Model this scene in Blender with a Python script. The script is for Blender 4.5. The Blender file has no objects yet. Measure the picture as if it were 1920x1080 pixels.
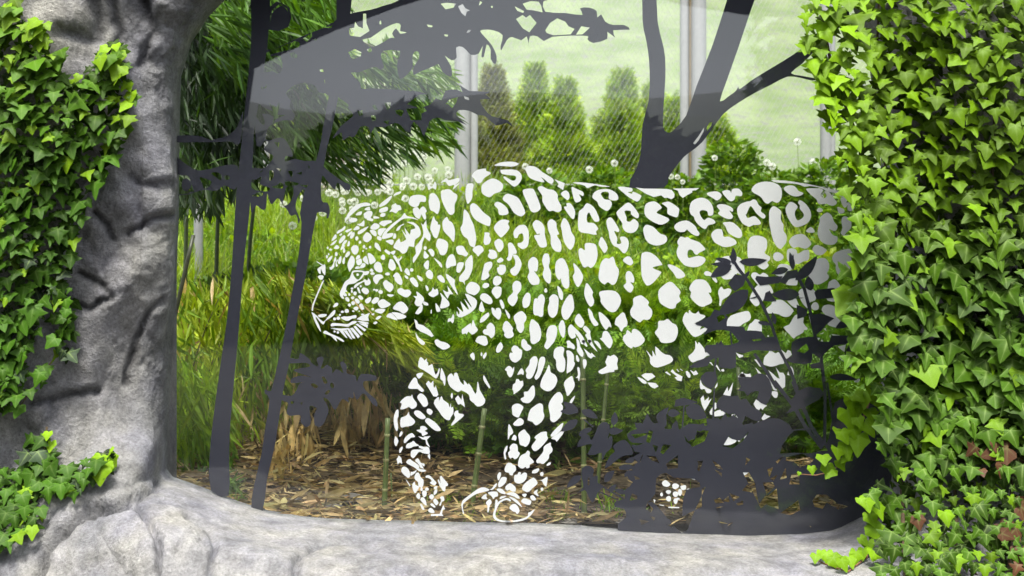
import bpy, math, random
import numpy as np
from mathutils import Vector, Matrix, noise
from mathutils.geometry import tessellate_polygon, delaunay_2d_cdt

random.seed(7)
RNG = np.random.default_rng(11)
SC = bpy.context.scene
COL = SC.collection
R = math.radians

# ------------------------------------------------------------------ camera
cam = bpy.data.cameras.new("camera")
cam.sensor_width = 36.0
cam.lens = 39.375
cam.clip_start = 0.05
cam.clip_end = 600
cam.dof.use_dof = True
cam.dof.focus_distance = 2.95
cam.dof.aperture_fstop = 7.0
camo = bpy.data.objects.new("camera", cam)
camo.location = (0, -3.0, 1.5)
camo.rotation_euler = (R(90), 0, 0)
COL.objects.link(camo)
SC.camera = camo

# ------------------------------------------------------------------ sky, sun, exposure
SUN_EL, SUN_AZ = 67.0, 184.0          # azimuth clockwise from +Y (the way the camera looks)
world = bpy.data.worlds.new("World")
SC.world = world
world.use_nodes = True
wt = world.node_tree
for n in list(wt.nodes):
    wt.nodes.remove(n)
sky = wt.nodes.new("ShaderNodeTexSky")
sky.sky_type = 'NISHITA'
sky.sun_disc = False
sky.sun_elevation = R(SUN_EL)
sky.sun_rotation = R(SUN_AZ)
sky.air_density = 1.0
sky.dust_density = 4.0
sky.ozone_density = 1.0
bw = wt.nodes.new("ShaderNodeHueSaturation")     # thin high cloud: the blue washed out
bw.inputs["Saturation"].default_value = 0.35
bg = wt.nodes.new("ShaderNodeBackground")
bg.inputs["Strength"].default_value = 0.15
wo = wt.nodes.new("ShaderNodeOutputWorld")
wt.links.new(sky.outputs[0], bw.inputs["Color"])
wt.links.new(bw.outputs[0], bg.inputs["Color"])
wt.links.new(bg.outputs[0], wo.inputs["Surface"])

sun = bpy.data.lights.new("sun", 'SUN')
sun.energy = 2.3
sun.angle = R(14)
sun.color = (1.0, 0.96, 0.88)
suno = bpy.data.objects.new("sun", sun)
d = Vector((math.sin(R(SUN_AZ)) * math.cos(R(SUN_EL)), math.cos(R(SUN_AZ)) * math.cos(R(SUN_EL)), math.sin(R(SUN_EL))))
suno.rotation_euler = d.to_track_quat('Z', 'Y').to_euler()
suno.location = d * 20
COL.objects.link(suno)

SC.view_settings.view_transform = 'Standard'
SC.view_settings.look = 'None'
SC.view_settings.gamma = 1
SC.view_settings.exposure = 1.25
SC.view_settings.use_curve_mapping = False
SC.render.engine = 'CYCLES'
SC.cycles.max_bounces = 8
SC.cycles.transparent_max_bounces = 12
SC.cycles.diffuse_bounces = 3
SC.cycles.glossy_bounces = 3
SC.cycles.transmission_bounces = 4
SC.cycles.caustics_reflective = False
SC.cycles.caustics_refractive = False
SC.cycles.sample_clamp_indirect = 6

# ------------------------------------------------------------------ helpers
FPX = 2100.0                      # one metre at one metre from the camera, in 1920ths of the picture width


def wx(u, y):
    return (u - 960.0) * (3.0 + y) / FPX


def wz(v, y):
    return 1.5 - (v - 540.0) * (3.0 + y) / FPX


def tag(o, label=None, cat=None, group=None, kind=None):
    if label: o["label"] = label
    if cat: o["category"] = cat
    if group: o["group"] = group
    if kind: o["kind"] = kind
    return o


def empty(name, loc=(0, 0, 0)):
    o = bpy.data.objects.new(name, None)
    o.empty_display_size = 0.1
    o.location = loc
    COL.objects.link(o)
    return o


def put(name, me, parent=None):
    o = bpy.data.objects.new(name, me)
    COL.objects.link(o)
    if parent is not None:
        o.parent = parent
        o.matrix_parent_inverse = Matrix.Translation(parent.location).inverted()
    return o


class Batch:
    """collects triangles with a colour and a vein weight per vertex"""
    def __init__(self):
        self.V, self.F, self.C, self.n = [], [], [], 0

    def add(self, v, f, c=(1, 1, 1), w=0.0):
        v = np.asarray(v, dtype=np.float64)
        k = len(v)
        cc = np.empty((k, 4))
        cc[:, :3] = c
        cc[:, 3] = w
        self.V.append(v); self.F.append(np.asarray(f, dtype=np.int64) + self.n); self.C.append(cc)
        self.n += k

    def inst(self, tv, tf, M, L, cols, w=0.0):
        tv = np.asarray(tv, float); tf = np.asarray(tf, int)
        k, n = len(L), len(tv)
        if k == 0: return
        v = np.einsum('kij,nj->kni', M, tv) + np.asarray(L)[:, None, :]
        f = tf[None] + (np.arange(k) * n)[:, None, None] + self.n
        cc = np.empty((k, n, 4))
        cc[:, :, :3] = np.asarray(cols)[:, None, :]
        cc[:, :, 3] = w
        self.V.append(v.reshape(-1, 3)); self.F.append(f.reshape(-1, 3)); self.C.append(cc.reshape(-1, 4))
        self.n += k * n

    def mesh(self, name, mat, smooth=False, origin=(0, 0, 0)):
        V = np.concatenate(self.V) - np.asarray(origin)
        F = np.concatenate(self.F); C = np.concatenate(self.C)
        me = bpy.data.meshes.new(name)
        me.vertices.add(len(V)); me.vertices.foreach_set("co", V.ravel().astype(np.float32))
        me.loops.add(F.size); me.loops.foreach_set("vertex_index", F.ravel().astype(np.int32))
        me.polygons.add(len(F))
        me.polygons.foreach_set("loop_start", (np.arange(len(F)) * 3).astype(np.int32))
        a = me.color_attributes.new("col", 'FLOAT_COLOR', 'POINT')
        a.data.foreach_set("color", C.ravel().astype(np.float32))
        me.update(calc_edges=True)
        me.validate()
        if smooth: me.shade_smooth()
        else: me.shade_flat()
        me.materials.append(mat)
        return me

    def build(self, name, mat, parent=None, smooth=False):
        org = tuple(parent.location) if parent is not None else (0, 0, 0)
        me = self.mesh(name, mat, smooth, org)
        o = bpy.data.objects.new(name, me)
        COL.objects.link(o)
        if parent is not None: o.parent = parent
        return o


def tube(pts, rad, n=6):
    pts = [Vector(p) for p in pts]
    if not hasattr(rad, '__len__'): rad = [rad] * len(pts)
    V, F = [], []
    up = Vector((0.13, 0.97, 0.2)).normalized()
    for i, p in enumerate(pts):
        t = (pts[min(i + 1, len(pts) - 1)] - pts[max(i - 1, 0)])
        t = t.normalized() if t.length > 1e-9 else Vector((0, 0, 1))
        a = t.cross(up)
        if a.length < 1e-3: a = t.cross(Vector((1, 0, 0)))
        a.normalize(); b = t.cross(a)
        for k in range(n):
            th = 2 * math.pi * k / n
            V.append(p + (a * math.cos(th) + b * math.sin(th)) * rad[i])
    for i in range(len(pts) - 1):
        for k in range(n):
            a0, a1 = i * n + k, i * n + (k + 1) % n
            F += [(a0, a1, a1 + n), (a0, a1 + n, a0 + n)]
    V += [pts[0], pts[-1]]
    e = len(V)
    for k in range(n):
        F.append((e - 2, (k + 1) % n, k))
        F.append((e - 1, (len(pts) - 1) * n + k, (len(pts) - 1) * n + (k + 1) % n))
    return np.array([tuple(v) for v in V]), np.array(F)


def box(x0, x1, y0, y1, z0, z1):
    V = np.array([(x, y, z) for x in (x0, x1) for y in (y0, y1) for z in (z0, z1)], float)
    Q = [(0, 1, 3, 2), (4, 6, 7, 5), (0, 4, 5, 1), (2, 3, 7, 6), (0, 2, 6, 4), (1, 5, 7, 3)]
    F = []
    for q in Q: F += [(q[0], q[1], q[2]), (q[0], q[2], q[3])]
    return V, np.array(F)


def rots(yaw, pitch, roll):
    """k rotation matrices Rz(yaw) Rx(pitch) Ry(roll)"""
    cy, sy, cp, sp, cr, sr = np.cos(yaw), np.sin(yaw), np.cos(pitch), np.sin(pitch), np.cos(roll), np.sin(roll)
    o, i = np.zeros_like(cy), np.ones_like(cy)
    Z = np.stack([cy, -sy, o, sy, cy, o, o, o, i], -1).reshape(-1, 3, 3)
    X = np.stack([i, o, o, o, cp, -sp, o, sp, cp], -1).reshape(-1, 3, 3)
    Y = np.stack([cr, o, sr, o, i, o, -sr, o, cr], -1).reshape(-1, 3, 3)
    return Z @ X @ Y


def frame_from(dirs, twist):
    """matrices whose +Y column is dirs, with a twist about it"""
    d = dirs / np.linalg.norm(dirs, axis=1, keepdims=True)
    ref = np.tile(np.array([0.0, 0, 1]), (len(d), 1))
    bad = np.abs(d[:, 2]) > 0.98
    ref[bad] = (1, 0, 0)
    x = np.cross(d, ref); x /= np.linalg.norm(x, axis=1, keepdims=True)
    z = np.cross(x, d)
    c, s = np.cos(twist)[:, None], np.sin(twist)[:, None]
    x2 = x * c + z * s; z2 = -x * s + z * c
    return np.stack([x2, d, z2], -1)


def in_poly(px, py, poly):
    poly = np.asarray(poly, float)
    inside = np.zeros(len(px), bool)
    j = len(poly) - 1
    for i in range(len(poly)):
        xi, yi = poly[i]; xj, yj = poly[j]
        if yi != yj:
            c = ((yi > py) != (yj > py)) & (px < (xj - xi) * (py - yi) / (yj - yi) + xi)
            inside ^= c
        j = i
    return inside


def sample_poly(poly, n, rng=RNG):
    poly = np.asarray(poly, float)
    lo, hi = poly.min(0), poly.max(0)
    out = np.zeros((0, 2))
    while len(out) < n:
        p = lo + rng.random((n * 2 + 50, 2)) * (hi - lo)
        out = np.concatenate([out, p[in_poly(p[:, 0], p[:, 1], poly)]])
    return out[:n]


def cr_closed(P, sub):
    P = np.asarray(P, float); n = len(P); out = []
    for i in range(n):
        p0, p1, p2, p3 = P[i - 1], P[i], P[(i + 1) % n], P[(i + 2) % n]
        for k in range(sub):
            t = k / sub
            out.append(0.5 * ((2 * p1) + (-p0 + p2) * t + (2 * p0 - 5 * p1 + 4 * p2 - p3) * t * t + (-p0 + 3 * p1 - 3 * p2 + p3) * t ** 3))
    return np.array(out)


# ------------------------------------------------------------------ materials
def new_mat(name):
    m = bpy.data.materials.new(name)
    m.use_nodes = True
    nt = m.node_tree
    for n in list(nt.nodes): nt.nodes.remove(n)
    out = nt.nodes.new("ShaderNodeOutputMaterial")
    return m, nt, out


def N(nt, kind, **kw):
    n = nt.nodes.new(kind)
    for k, v in kw.items():
        if k.startswith("i_"):
            n.inputs[k[2:].replace("_", " ")].default_value = v
        else:
            setattr(n, k, v)
    return n


def link(nt, a, b):
    nt.links.new(a, b)


def leaf_material(name, rough=0.45, trans=0.35, vein=0.0, vary=0.25, spec=0.4, tcol=(1.25, 1.15, 0.35)):
    m, nt, out = new_mat(name)
    at = N(nt, "ShaderNodeAttribute", attribute_name="col")
    oi = N(nt, "ShaderNodeObjectInfo")
    mul = N(nt, "ShaderNodeMix", data_type='RGBA', blend_type='MULTIPLY'); mul.inputs[0].default_value = 1
    link(nt, at.outputs["Color"], mul.inputs[6]); link(nt, oi.outputs["Color"], mul.inputs[7])
    nz = N(nt, "ShaderNodeTexNoise"); nz.inputs["Scale"].default_value = 45; nz.inputs["Detail"].default_value = 3
    tc = N(nt, "ShaderNodeTexCoord"); link(nt, tc.outputs["Object"], nz.inputs["Vector"])
    mr = N(nt, "ShaderNodeMapRange"); mr.inputs[1].default_value = 0.3; mr.inputs[2].default_value = 0.7
    mr.inputs[3].default_value = 1 - vary; mr.inputs[4].default_value = 1 + vary
    link(nt, nz.outputs[0], mr.inputs[0])
    sc = N(nt, "ShaderNodeVectorMath", operation='SCALE')
    link(nt, mul.outputs[2], sc.inputs[0]); link(nt, mr.outputs[0], sc.inputs["Scale"])
    colr = sc.outputs[0]
    if vein > 0:
        pw = N(nt, "ShaderNodeMath", operation='POWER'); pw.inputs[1].default_value = 7
        link(nt, at.outputs["Alpha"], pw.inputs[0])
        ml = N(nt, "ShaderNodeMath", operation='MULTIPLY'); ml.inputs[1].default_value = vein
        link(nt, pw.outputs[0], ml.inputs[0])
        pale = N(nt, "ShaderNodeMix", data_type='RGBA'); pale.inputs[0].default_value = 0.5
        link(nt, colr, pale.inputs[6]); pale.inputs[7].default_value = (0.36, 0.50, 0.16, 1)
        mx = N(nt, "ShaderNodeMix", data_type='RGBA')
        link(nt, ml.outputs[0], mx.inputs[0]); link(nt, colr, mx.inputs[6]); link(nt, pale.outputs[2], mx.inputs[7])
        colr = mx.outputs[2]
    bs = N(nt, "ShaderNodeBsdfPrincipled")
    bs.inputs["Roughness"].default_value = rough
    bs.inputs["Specular IOR Level"].default_value = spec
    link(nt, colr, bs.inputs["Base Color"])
    tr = N(nt, "ShaderNodeBsdfTranslucent")
    tm = N(nt, "ShaderNodeMix", data_type='RGBA', blend_type='MULTIPLY'); tm.inputs[0].default_value = 1
    link(nt, colr, tm.inputs[6]); tm.inputs[7].default_value = (*tcol, 1)
    link(nt, tm.outputs[2], tr.inputs["Color"])
    ms = N(nt, "ShaderNodeMixShader"); ms.inputs[0].default_value = trans
    link(nt, bs.outputs[0], ms.inputs[1]); link(nt, tr.outputs[0], ms.inputs[2])
    link(nt, ms.outputs[0], out.inputs["Surface"])
    return m


def plain_material(name, col, rough=0.6, spec=0.5, metal=0.0, nscale=30, nvar=0.15, bump=0.0, bscale=60):
    m, nt, out = new_mat(name)
    bs = N(nt, "ShaderNodeBsdfPrincipled")
    tc = N(nt, "ShaderNodeTexCoord")
    nz = N(nt, "ShaderNodeTexNoise"); nz.inputs["Scale"].default_value = nscale; nz.inputs["Detail"].default_value = 5
    link(nt, tc.outputs["Object"], nz.inputs["Vector"])
    rp = N(nt, "ShaderNodeMix", data_type='RGBA')
    link(nt, nz.outputs[0], rp.inputs[0])
    rp.inputs[6].default_value = (*[c * (1 - nvar * 1.6) for c in col], 1)
    rp.inputs[7].default_value = (*[min(1, c * (1 + nvar * 1.6)) for c in col], 1)
    link(nt, rp.outputs[2], bs.inputs["Base Color"])
    bs.inputs["Roughness"].default_value = rough
    bs.inputs["Specular IOR Level"].default_value = spec
    bs.inputs["Metallic"].default_value = metal
    if bump:
        n2 = N(nt, "ShaderNodeTexNoise"); n2.inputs["Scale"].default_value = bscale; n2.inputs["Detail"].default_value = 8
        link(nt, tc.outputs["Object"], n2.inputs["Vector"])
        bp = N(nt, "ShaderNodeBump"); bp.inputs["Strength"].default_value = bump; bp.inputs["Distance"].default_value = 0.01
        link(nt, n2.outputs[0], bp.inputs["Height"]); link(nt, bp.outputs[0], bs.inputs["Normal"])
    link(nt, bs.outputs[0], out.inputs["Surface"])
    return m


MAT_IVY = leaf_material("ivy_leaf", 0.52, 0.22, vein=1.0, vary=0.22, spec=0.16)
MAT_LEAF = leaf_material("garden_leaf", 0.5, 0.4)
MAT_GRASS = leaf_material("grass_blade", 0.5, 0.45)
MAT_CONIFER = leaf_material("conifer_leaf", 0.6, 0.25)
MAT_DRY = leaf_material("dry_leaf", 0.7, 0.25, tcol=(1.1, 1.0, 0.7))
MAT_STEM = leaf_material("woody_stem", 0.75, 0.0, vary=0.3, spec=0.2)
MAT_CANE = leaf_material("green_cane", 0.4, 0.0, vary=0.2)
MAT_STEEL = plain_material("galvanised_steel", (0.34, 0.34, 0.34), 0.5, metal=0.1, nvar=0.08)
MAT_DARKSEAM = plain_material("brown_seam", (0.22, 0.17, 0.1), 0.8)  # dark brown strip filling the gap between paired post tubes
# ---------------------------------------------------------------- print artwork (outlines in local sheet units)
SPOTS = {
(560,280,6): """515,820 560,710 640,630 740,598 800,610 800,632 700,650 600,730 540,790;640,735 670,705 710,700 700,735 660,742;740,670 790,645 803,665 800,685 760,685;735,720 780,693 825,700 825,740 790,778 745,775 733,745;840,760 860,750 905,765 900,775 850,780;765,790 800,755 815,775 838,785 830,808 790,800;905,645 920,610 1040,520 1035,560 980,620 925,645;1068,520 1090,490 1148,472 1145,492 1110,510;1152,562 1165,545 1195,520 1190,550 1170,575;905,700 915,670 975,648 1003,655 995,690 930,712;915,750 930,720 970,718 973,745 945,760;1020,705 1050,660 1085,605 1105,625 1140,630 1155,675 1120,690 1095,718 1050,700;1235,590 1260,530 1340,510 1425,530 1425,590 1370,590 1345,635 1300,650 1250,625;1285,670 1330,650 1360,680 1375,740 1350,782 1300,740;1360,680 1400,640 1440,690 1425,720 1435,770 1415,790 1385,740 1365,715;1465,560 1510,495 1560,530 1590,620 1565,725 1520,700 1480,680 1465,620;1600,510 1640,455 1700,450 1740,485 1780,510 1780,560 1755,620 1750,710 1710,738 1670,700 1620,600;1458,395 1500,420 1530,362 1550,400 1540,450 1500,430 1460,455;1598,375 1660,322 1690,345 1800,322 1800,365 1760,400 1810,380 1735,452 1750,400 1690,410 1650,365;560,800 600,770 655,780 650,808 600,822;662,840 700,830 735,798 735,860 700,862 665,850;805,885 850,830 905,850 900,885 850,905;905,830 940,805 1030,798 1047,820 1000,840 960,865 915,845;615,905 655,860 685,885 660,905;430,950 440,915 480,895 520,862 520,895 480,925;525,915 590,890 590,905 545,935;548,975 570,935 600,922 600,940 565,972;575,985 600,940 625,935 625,970 595,1005;662,945 680,915 780,865 765,895 720,935 680,955;640,985 660,978 672,1005 650,1027 637,1010;725,980 770,932 815,970 815,1010 770,1045 730,1025;800,915 830,905 870,925 872,978 830,960;890,950 895,905 930,888 985,890 965,915 940,950 920,978;935,1000 960,930 1050,840 1150,765 1190,715 1215,748 1290,765 1345,795 1250,775 1160,790 1050,880 990,945 1060,940 1050,980 975,1005;880,995 890,975 930,990 925,1025 890,1015;1060,1000 1075,945 1095,960 1090,1000;980,1030 1050,1015 1068,1040 1050,1075 1010,1055;1095,915 1120,870 1180,837 1180,850 1150,865 1130,905;!1160,905 1210,965 1190,880 1250,960 1260,905 1310,890 1290,850 1215,818 1290,820 1350,870 1375,940 1355,985 1310,1015 1300,1065 1295,1100 1240,1090 1215,1150 1170,1175 1130,1140 1070,1110 1075,1070 1130,1000 1145,1045 1200,1020 1205,1000;!1375,825 1400,850 1435,795 1440,880 1485,970 1470,1035 1420,990 1405,1020 1390,1060 1385,1120 1350,1190 1330,1220 1290,1280 1285,1220 1320,1170 1310,1100 1350,1050 1395,980 1400,910;1480,880 1515,755 1540,800 1565,820 1565,845 1590,850 1585,910 1555,995 1520,985 1495,930;1620,810 1665,760 1690,800 1730,830 1758,920 1745,1040 1700,990 1640,930 1620,880;1545,1080 1565,1010 1610,1008 1670,1040 1680,1100 1650,1180 1595,1185 1570,1130;860,1050 900,1070 925,1145 890,1130 855,1095;370,1030 385,990 415,955 425,990 400,1015;355,1080 390,1040 430,1018 400,1065;450,1045 470,1000 510,965 525,990 500,1030 465,1060;455,965 475,945 487,955 470,970;485,1075 510,1030 540,1020 540,1040 505,1075;545,1080 560,1035 575,1040 570,1085 550,1090;672,1050 690,1025 703,1045 690,1062""",
(560,460,6): """@632,48,43,54;@325,28,10,16;@358,48,16,14;400,20 430,-5 455,20 440,40 400,38;470,40 490,-5 515,-5 510,25 480,50;@510,58,14,28;@422,98,16,24;520,120 545,75 570,70 575,100 540,135;@335,100,8,12;@317,128,11,20;322,170 340,140 375,115 375,140 355,170 335,190;345,245 365,240 385,210 400,150 415,130 420,170 400,200 400,240 370,272 350,268;415,205 430,160 440,170 425,200 440,225 420,240;440,190 460,130 480,130 475,190 455,210;490,180 510,130 520,150 515,200 500,210;550,200 570,150 595,115 625,145 630,190 620,230 590,270 570,295 550,240;645,160 650,125 680,108 690,140;648,170 700,150 710,200 670,225 650,200;720,150 760,120 785,210 760,205 730,180;775,95 800,88 840,120 865,175 830,205 800,210 785,150;690,240 720,200 750,210 740,245 700,255;632,255 655,235 690,245 680,262 640,265;@734,15,15,20;@723,63,9,11;@760,36,12,10;@803,20,14,16;965,65 980,45 1005,60 1030,80 1020,105 990,90;1030,80 1050,68 1085,60 1080,90 1060,105;@948,135,25,30;845,225 880,185 920,200 940,260 935,300 890,300 855,270;1015,190 1030,155 1060,165 1090,225 1085,265 1050,285 1010,250;!1060,120 1085,115 1120,160 1115,130 1130,155 1155,120 1160,145 1130,180 1145,230 1165,290 1145,290 1125,230 1100,190 1075,150;1190,285 1215,255 1245,290 1250,335 1225,335 1195,305;1195,335 1230,355 1225,380 1195,360;@1270,277,20,20;1330,340 1360,345 1395,375 1385,405 1350,385;1250,375 1285,360 1320,390 1345,440 1335,470 1300,455 1260,410;1060,345 1100,305 1135,330 1165,400 1160,440 1130,440 1085,400 1075,360;@998,322,28,17;835,370 870,330 930,330 950,365 910,385 880,435 850,415;950,420 980,390 1010,410 1060,445 1060,490 1025,525 980,495 955,455;800,275 820,260 840,285 830,298 800,290;@830,317,24,16;730,300 790,290 780,325 740,335;460,540 490,470 520,410 570,370 590,320 610,285 670,280 735,290 740,320 710,370 660,405 620,430 560,440 535,470 530,520 500,560 510,600 480,590|610,315 640,300 720,305 700,350 670,385 635,365;@662,330,15,15;620,465 650,430 720,400 740,380 770,395 780,370 770,355 800,390 808,425 780,450 745,445 735,410 680,440 640,478 625,480;@697,460,11,13;705,500 730,475 775,490 790,525 760,552 720,530;655,480 675,475 690,515 695,540 675,530;@600,485,16,12;@597,517,11,18;@568,553,12,16;@632,540,20,22;@537,515,7,9;505,545 530,540 540,570 510,570;525,590 550,582 570,610 560,635 530,620;@607,590,20,16;@570,672,18,18;@612,650,22,22;630,610 655,598 685,630 675,655 645,645;665,575 690,562 725,590 715,612 685,605;680,670 705,655 725,680 735,715 710,725 690,700;@645,710,28,22;@614,740,14,9;@540,738,25,22;@490,748,18,14;@463,782,13,11;@403,828,17,17;@444,820,20,20;@680,740,7,7;385,690 410,650 440,650 440,675 400,695;475,815 500,800 560,800 640,785 645,820 600,825 555,850 510,840;@718,778,18,10;@832,718,15,14;745,620 790,585 815,590 805,630 765,655;822,625 860,585 900,595 890,635 850,658 825,650;890,640 945,605 1000,635 1033,665 980,700 930,705 900,680;855,740 890,715 970,718 955,750 920,768;820,770 850,765 845,785 825,785;865,825 895,795 930,800 890,835;838,875 865,855 885,870 860,888;985,800 1035,760 1110,835 1080,838 1030,820;1045,755 1120,758 1200,790 1200,815 1120,832 1080,790;1060,710 1110,645 1165,635 1220,690 1228,730 1180,768 1130,740;@848,498,13,9;@877,506,18,14;895,520 920,503 945,520 935,545 905,540;1000,550 1065,555 1065,568 1030,580 1000,565;1110,500 1150,480 1190,500 1240,500 1265,540 1215,585 1150,560 1115,535;1290,570 1330,570 1325,520 1380,560 1410,605 1400,640 1365,680 1330,682 1305,650 1315,600;1400,630 1450,650 1455,675 1410,670;1315,755 1375,670 1395,680 1385,740 1345,775 1320,770;@1423,30,18,22;1455,55 1490,38 1525,75 1520,120 1495,120 1470,80;1405,130 1415,60 1440,90 1465,120 1430,150;1520,140 1560,165 1605,205 1612,250 1590,235 1560,195;1405,220 1445,170 1465,185 1460,260 1435,268;1430,310 1465,275 1500,300 1512,340 1495,380 1445,360;1770,30 1800,5 1850,10 1880,60 1905,95 1880,125 1840,110 1790,95;1655,210 1680,130 1725,98 1755,130 1770,220 1720,235 1670,258;1775,290 1790,200 1855,195 1845,250 1810,305;1560,350 1600,335 1640,380 1640,420 1600,410 1570,380;1660,320 1700,345 1755,390 1755,440 1790,555 1745,500 1700,430 1665,370;1425,455 1450,460 1462,505 1440,510;1460,540 1495,510 1510,475 1530,500 1560,490 1570,545 1540,570 1510,582 1470,565;!1620,500 1665,525 1685,520 1670,450 1740,550 1700,550 1675,600 1645,555;1590,535 1640,580 1690,640 1690,680 1640,705 1590,705 1600,650 1610,590;1540,650 1590,715 1585,745 1550,740;1485,735 1495,722 1497,760 1487,768;1675,850 1690,820 1715,820 1735,775 1748,800 1745,850 1730,878 1710,855 1685,862;!1300,830 1330,850 1345,885 1400,900 1480,960 1520,1020 1495,1032 1440,1000 1370,970 1320,930;1315,980 1345,1030 1400,1075 1420,1100 1405,1120 1370,1110 1330,1050;!205,180 275,222 268,232 200,186;210,270 235,245 290,215 300,260 295,335 265,300 250,265 245,320 225,310;215,350 250,335 280,350 265,385 235,380;285,390 260,450 190,615 165,690 160,732 146,732 150,680 180,600 235,470 262,410;!145,750 200,790 275,860 330,800 395,730 412,740 400,780 350,820 300,850 275,893 230,850 200,810 190,820 225,890 250,965 235,960 190,880 160,800;215,790 250,775 310,775 300,800 240,810;275,985 300,960 350,990 420,1020 480,1050 510,1080 495,1085 450,1060 420,1045 430,1080 400,1060 360,1020 320,1005;@403,970,13,12;@440,980,15,14;360,895 380,875 450,878 550,885 600,855 650,855 640,875 580,900 550,915 440,905 370,912;!650,830 700,795 800,760 780,805 790,850 720,850;!655,855 680,850 780,865 785,885 740,890;!670,875 780,892 775,930 745,915;!640,890 660,880 760,950 740,970;!615,915 640,905 725,1000 700,1015;!575,935 605,925 690,1025 665,1045;!545,940 570,935 640,1050 605,1045;!505,965 540,955 605,1060 580,1050;!460,965 500,965 550,1045 530,1040;360,930 480,935 560,930 540,950 480,965 400,945""",
(860,280,6): """400,180 480,145 600,138 675,162 610,192 470,185;148,295 200,235 300,215 310,240 362,268 290,320 250,375 205,375 175,330;255,440 275,385 365,330 440,345 500,400 480,465 400,500 345,538 270,500;75,500 90,400 130,382 165,395 155,470 150,550 105,612 85,570;470,240 490,228 650,232 710,300 690,370 630,420 570,380 505,320 520,305 600,350 640,340 640,300 580,290 490,275;750,210 790,185 870,200 950,260 1060,330 1060,375 1020,380 930,310 965,365 900,360 800,320 760,250;!1078,335 1195,380 1175,458 1110,415 1125,390;1285,375 1400,372 1695,415 1600,420 1530,405 1450,435 1410,405;720,475 760,445 830,442 860,480 920,640 900,690 850,710 810,690 780,620;890,440 930,412 1000,445 1070,460 1115,510 1115,560 1155,640 1150,690 1110,705 1060,690 1010,690 945,590 940,520;1150,500 1200,462 1240,490 1248,540 1225,570 1195,550;1270,430 1330,445 1400,480 1400,525 1355,505 1380,560 1350,592 1305,580;495,560 540,500 620,520 680,560 745,690 735,735 690,752 620,710 560,620;400,625 430,590 490,610 550,670 550,730 460,735 440,670;128,640 160,605 210,630 280,710 355,770 355,840 330,862 200,800 140,720;60,680 110,720 130,770 165,840 180,900 197,1000 180,1095 150,1095 120,1070 100,1010 50,970 20,890 45,830;395,880 470,795 565,800 555,840 570,890 490,985 450,970;1185,655 1215,640 1215,608 1260,610 1308,690 1300,775 1265,770;1350,720 1375,680 1400,660 1445,605 1520,650 1560,720 1582,780 1575,810 1530,810 1490,750 1470,710 1445,740 1450,820 1520,830 1570,890 1545,925 1550,960 1450,945 1350,910;1505,540 1530,480 1600,450 1700,450 1780,500 1795,560 1750,575 1690,555 1690,490 1640,475 1600,500 1640,560 1700,570 1725,620 1680,690 1620,670 1575,630 1560,590;620,920 680,855 750,855 785,920 790,1010 775,1090 720,1122 670,1090 665,1055 700,1050 730,1020 720,950 680,955 660,995 625,990;832,850 870,795 930,820 965,880 970,960 990,1050 985,1095 920,1100 880,1040 850,970 910,960 905,945 880,950;1000,830 1040,785 1095,820 1105,890 1130,950 1105,970 1150,1050 1150,1145 1090,1145 1040,1080 1035,980 1010,910;1150,850 1185,772 1240,830 1270,930 1305,990 1300,1070 1260,1130 1215,1090 1180,1020 1160,910;290,960 295,935 345,940 345,975 362,1010 345,1060 300,1075 280,1040;400,1050 440,1008 480,1020 503,1060 500,1110 460,1155 430,1130;1665,800 1700,765 1740,790 1805,900 1795,930 1750,920 1785,1000 1780,1060 1830,1055 1815,995 1850,980 1895,1000 1915,1060 1895,1140 1855,1168 1800,1110 1740,1080 1700,1000 1690,930 1670,870;1575,1060 1605,985 1640,1020 1670,1080 1675,1120 1640,1165 1600,1110""",
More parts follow.
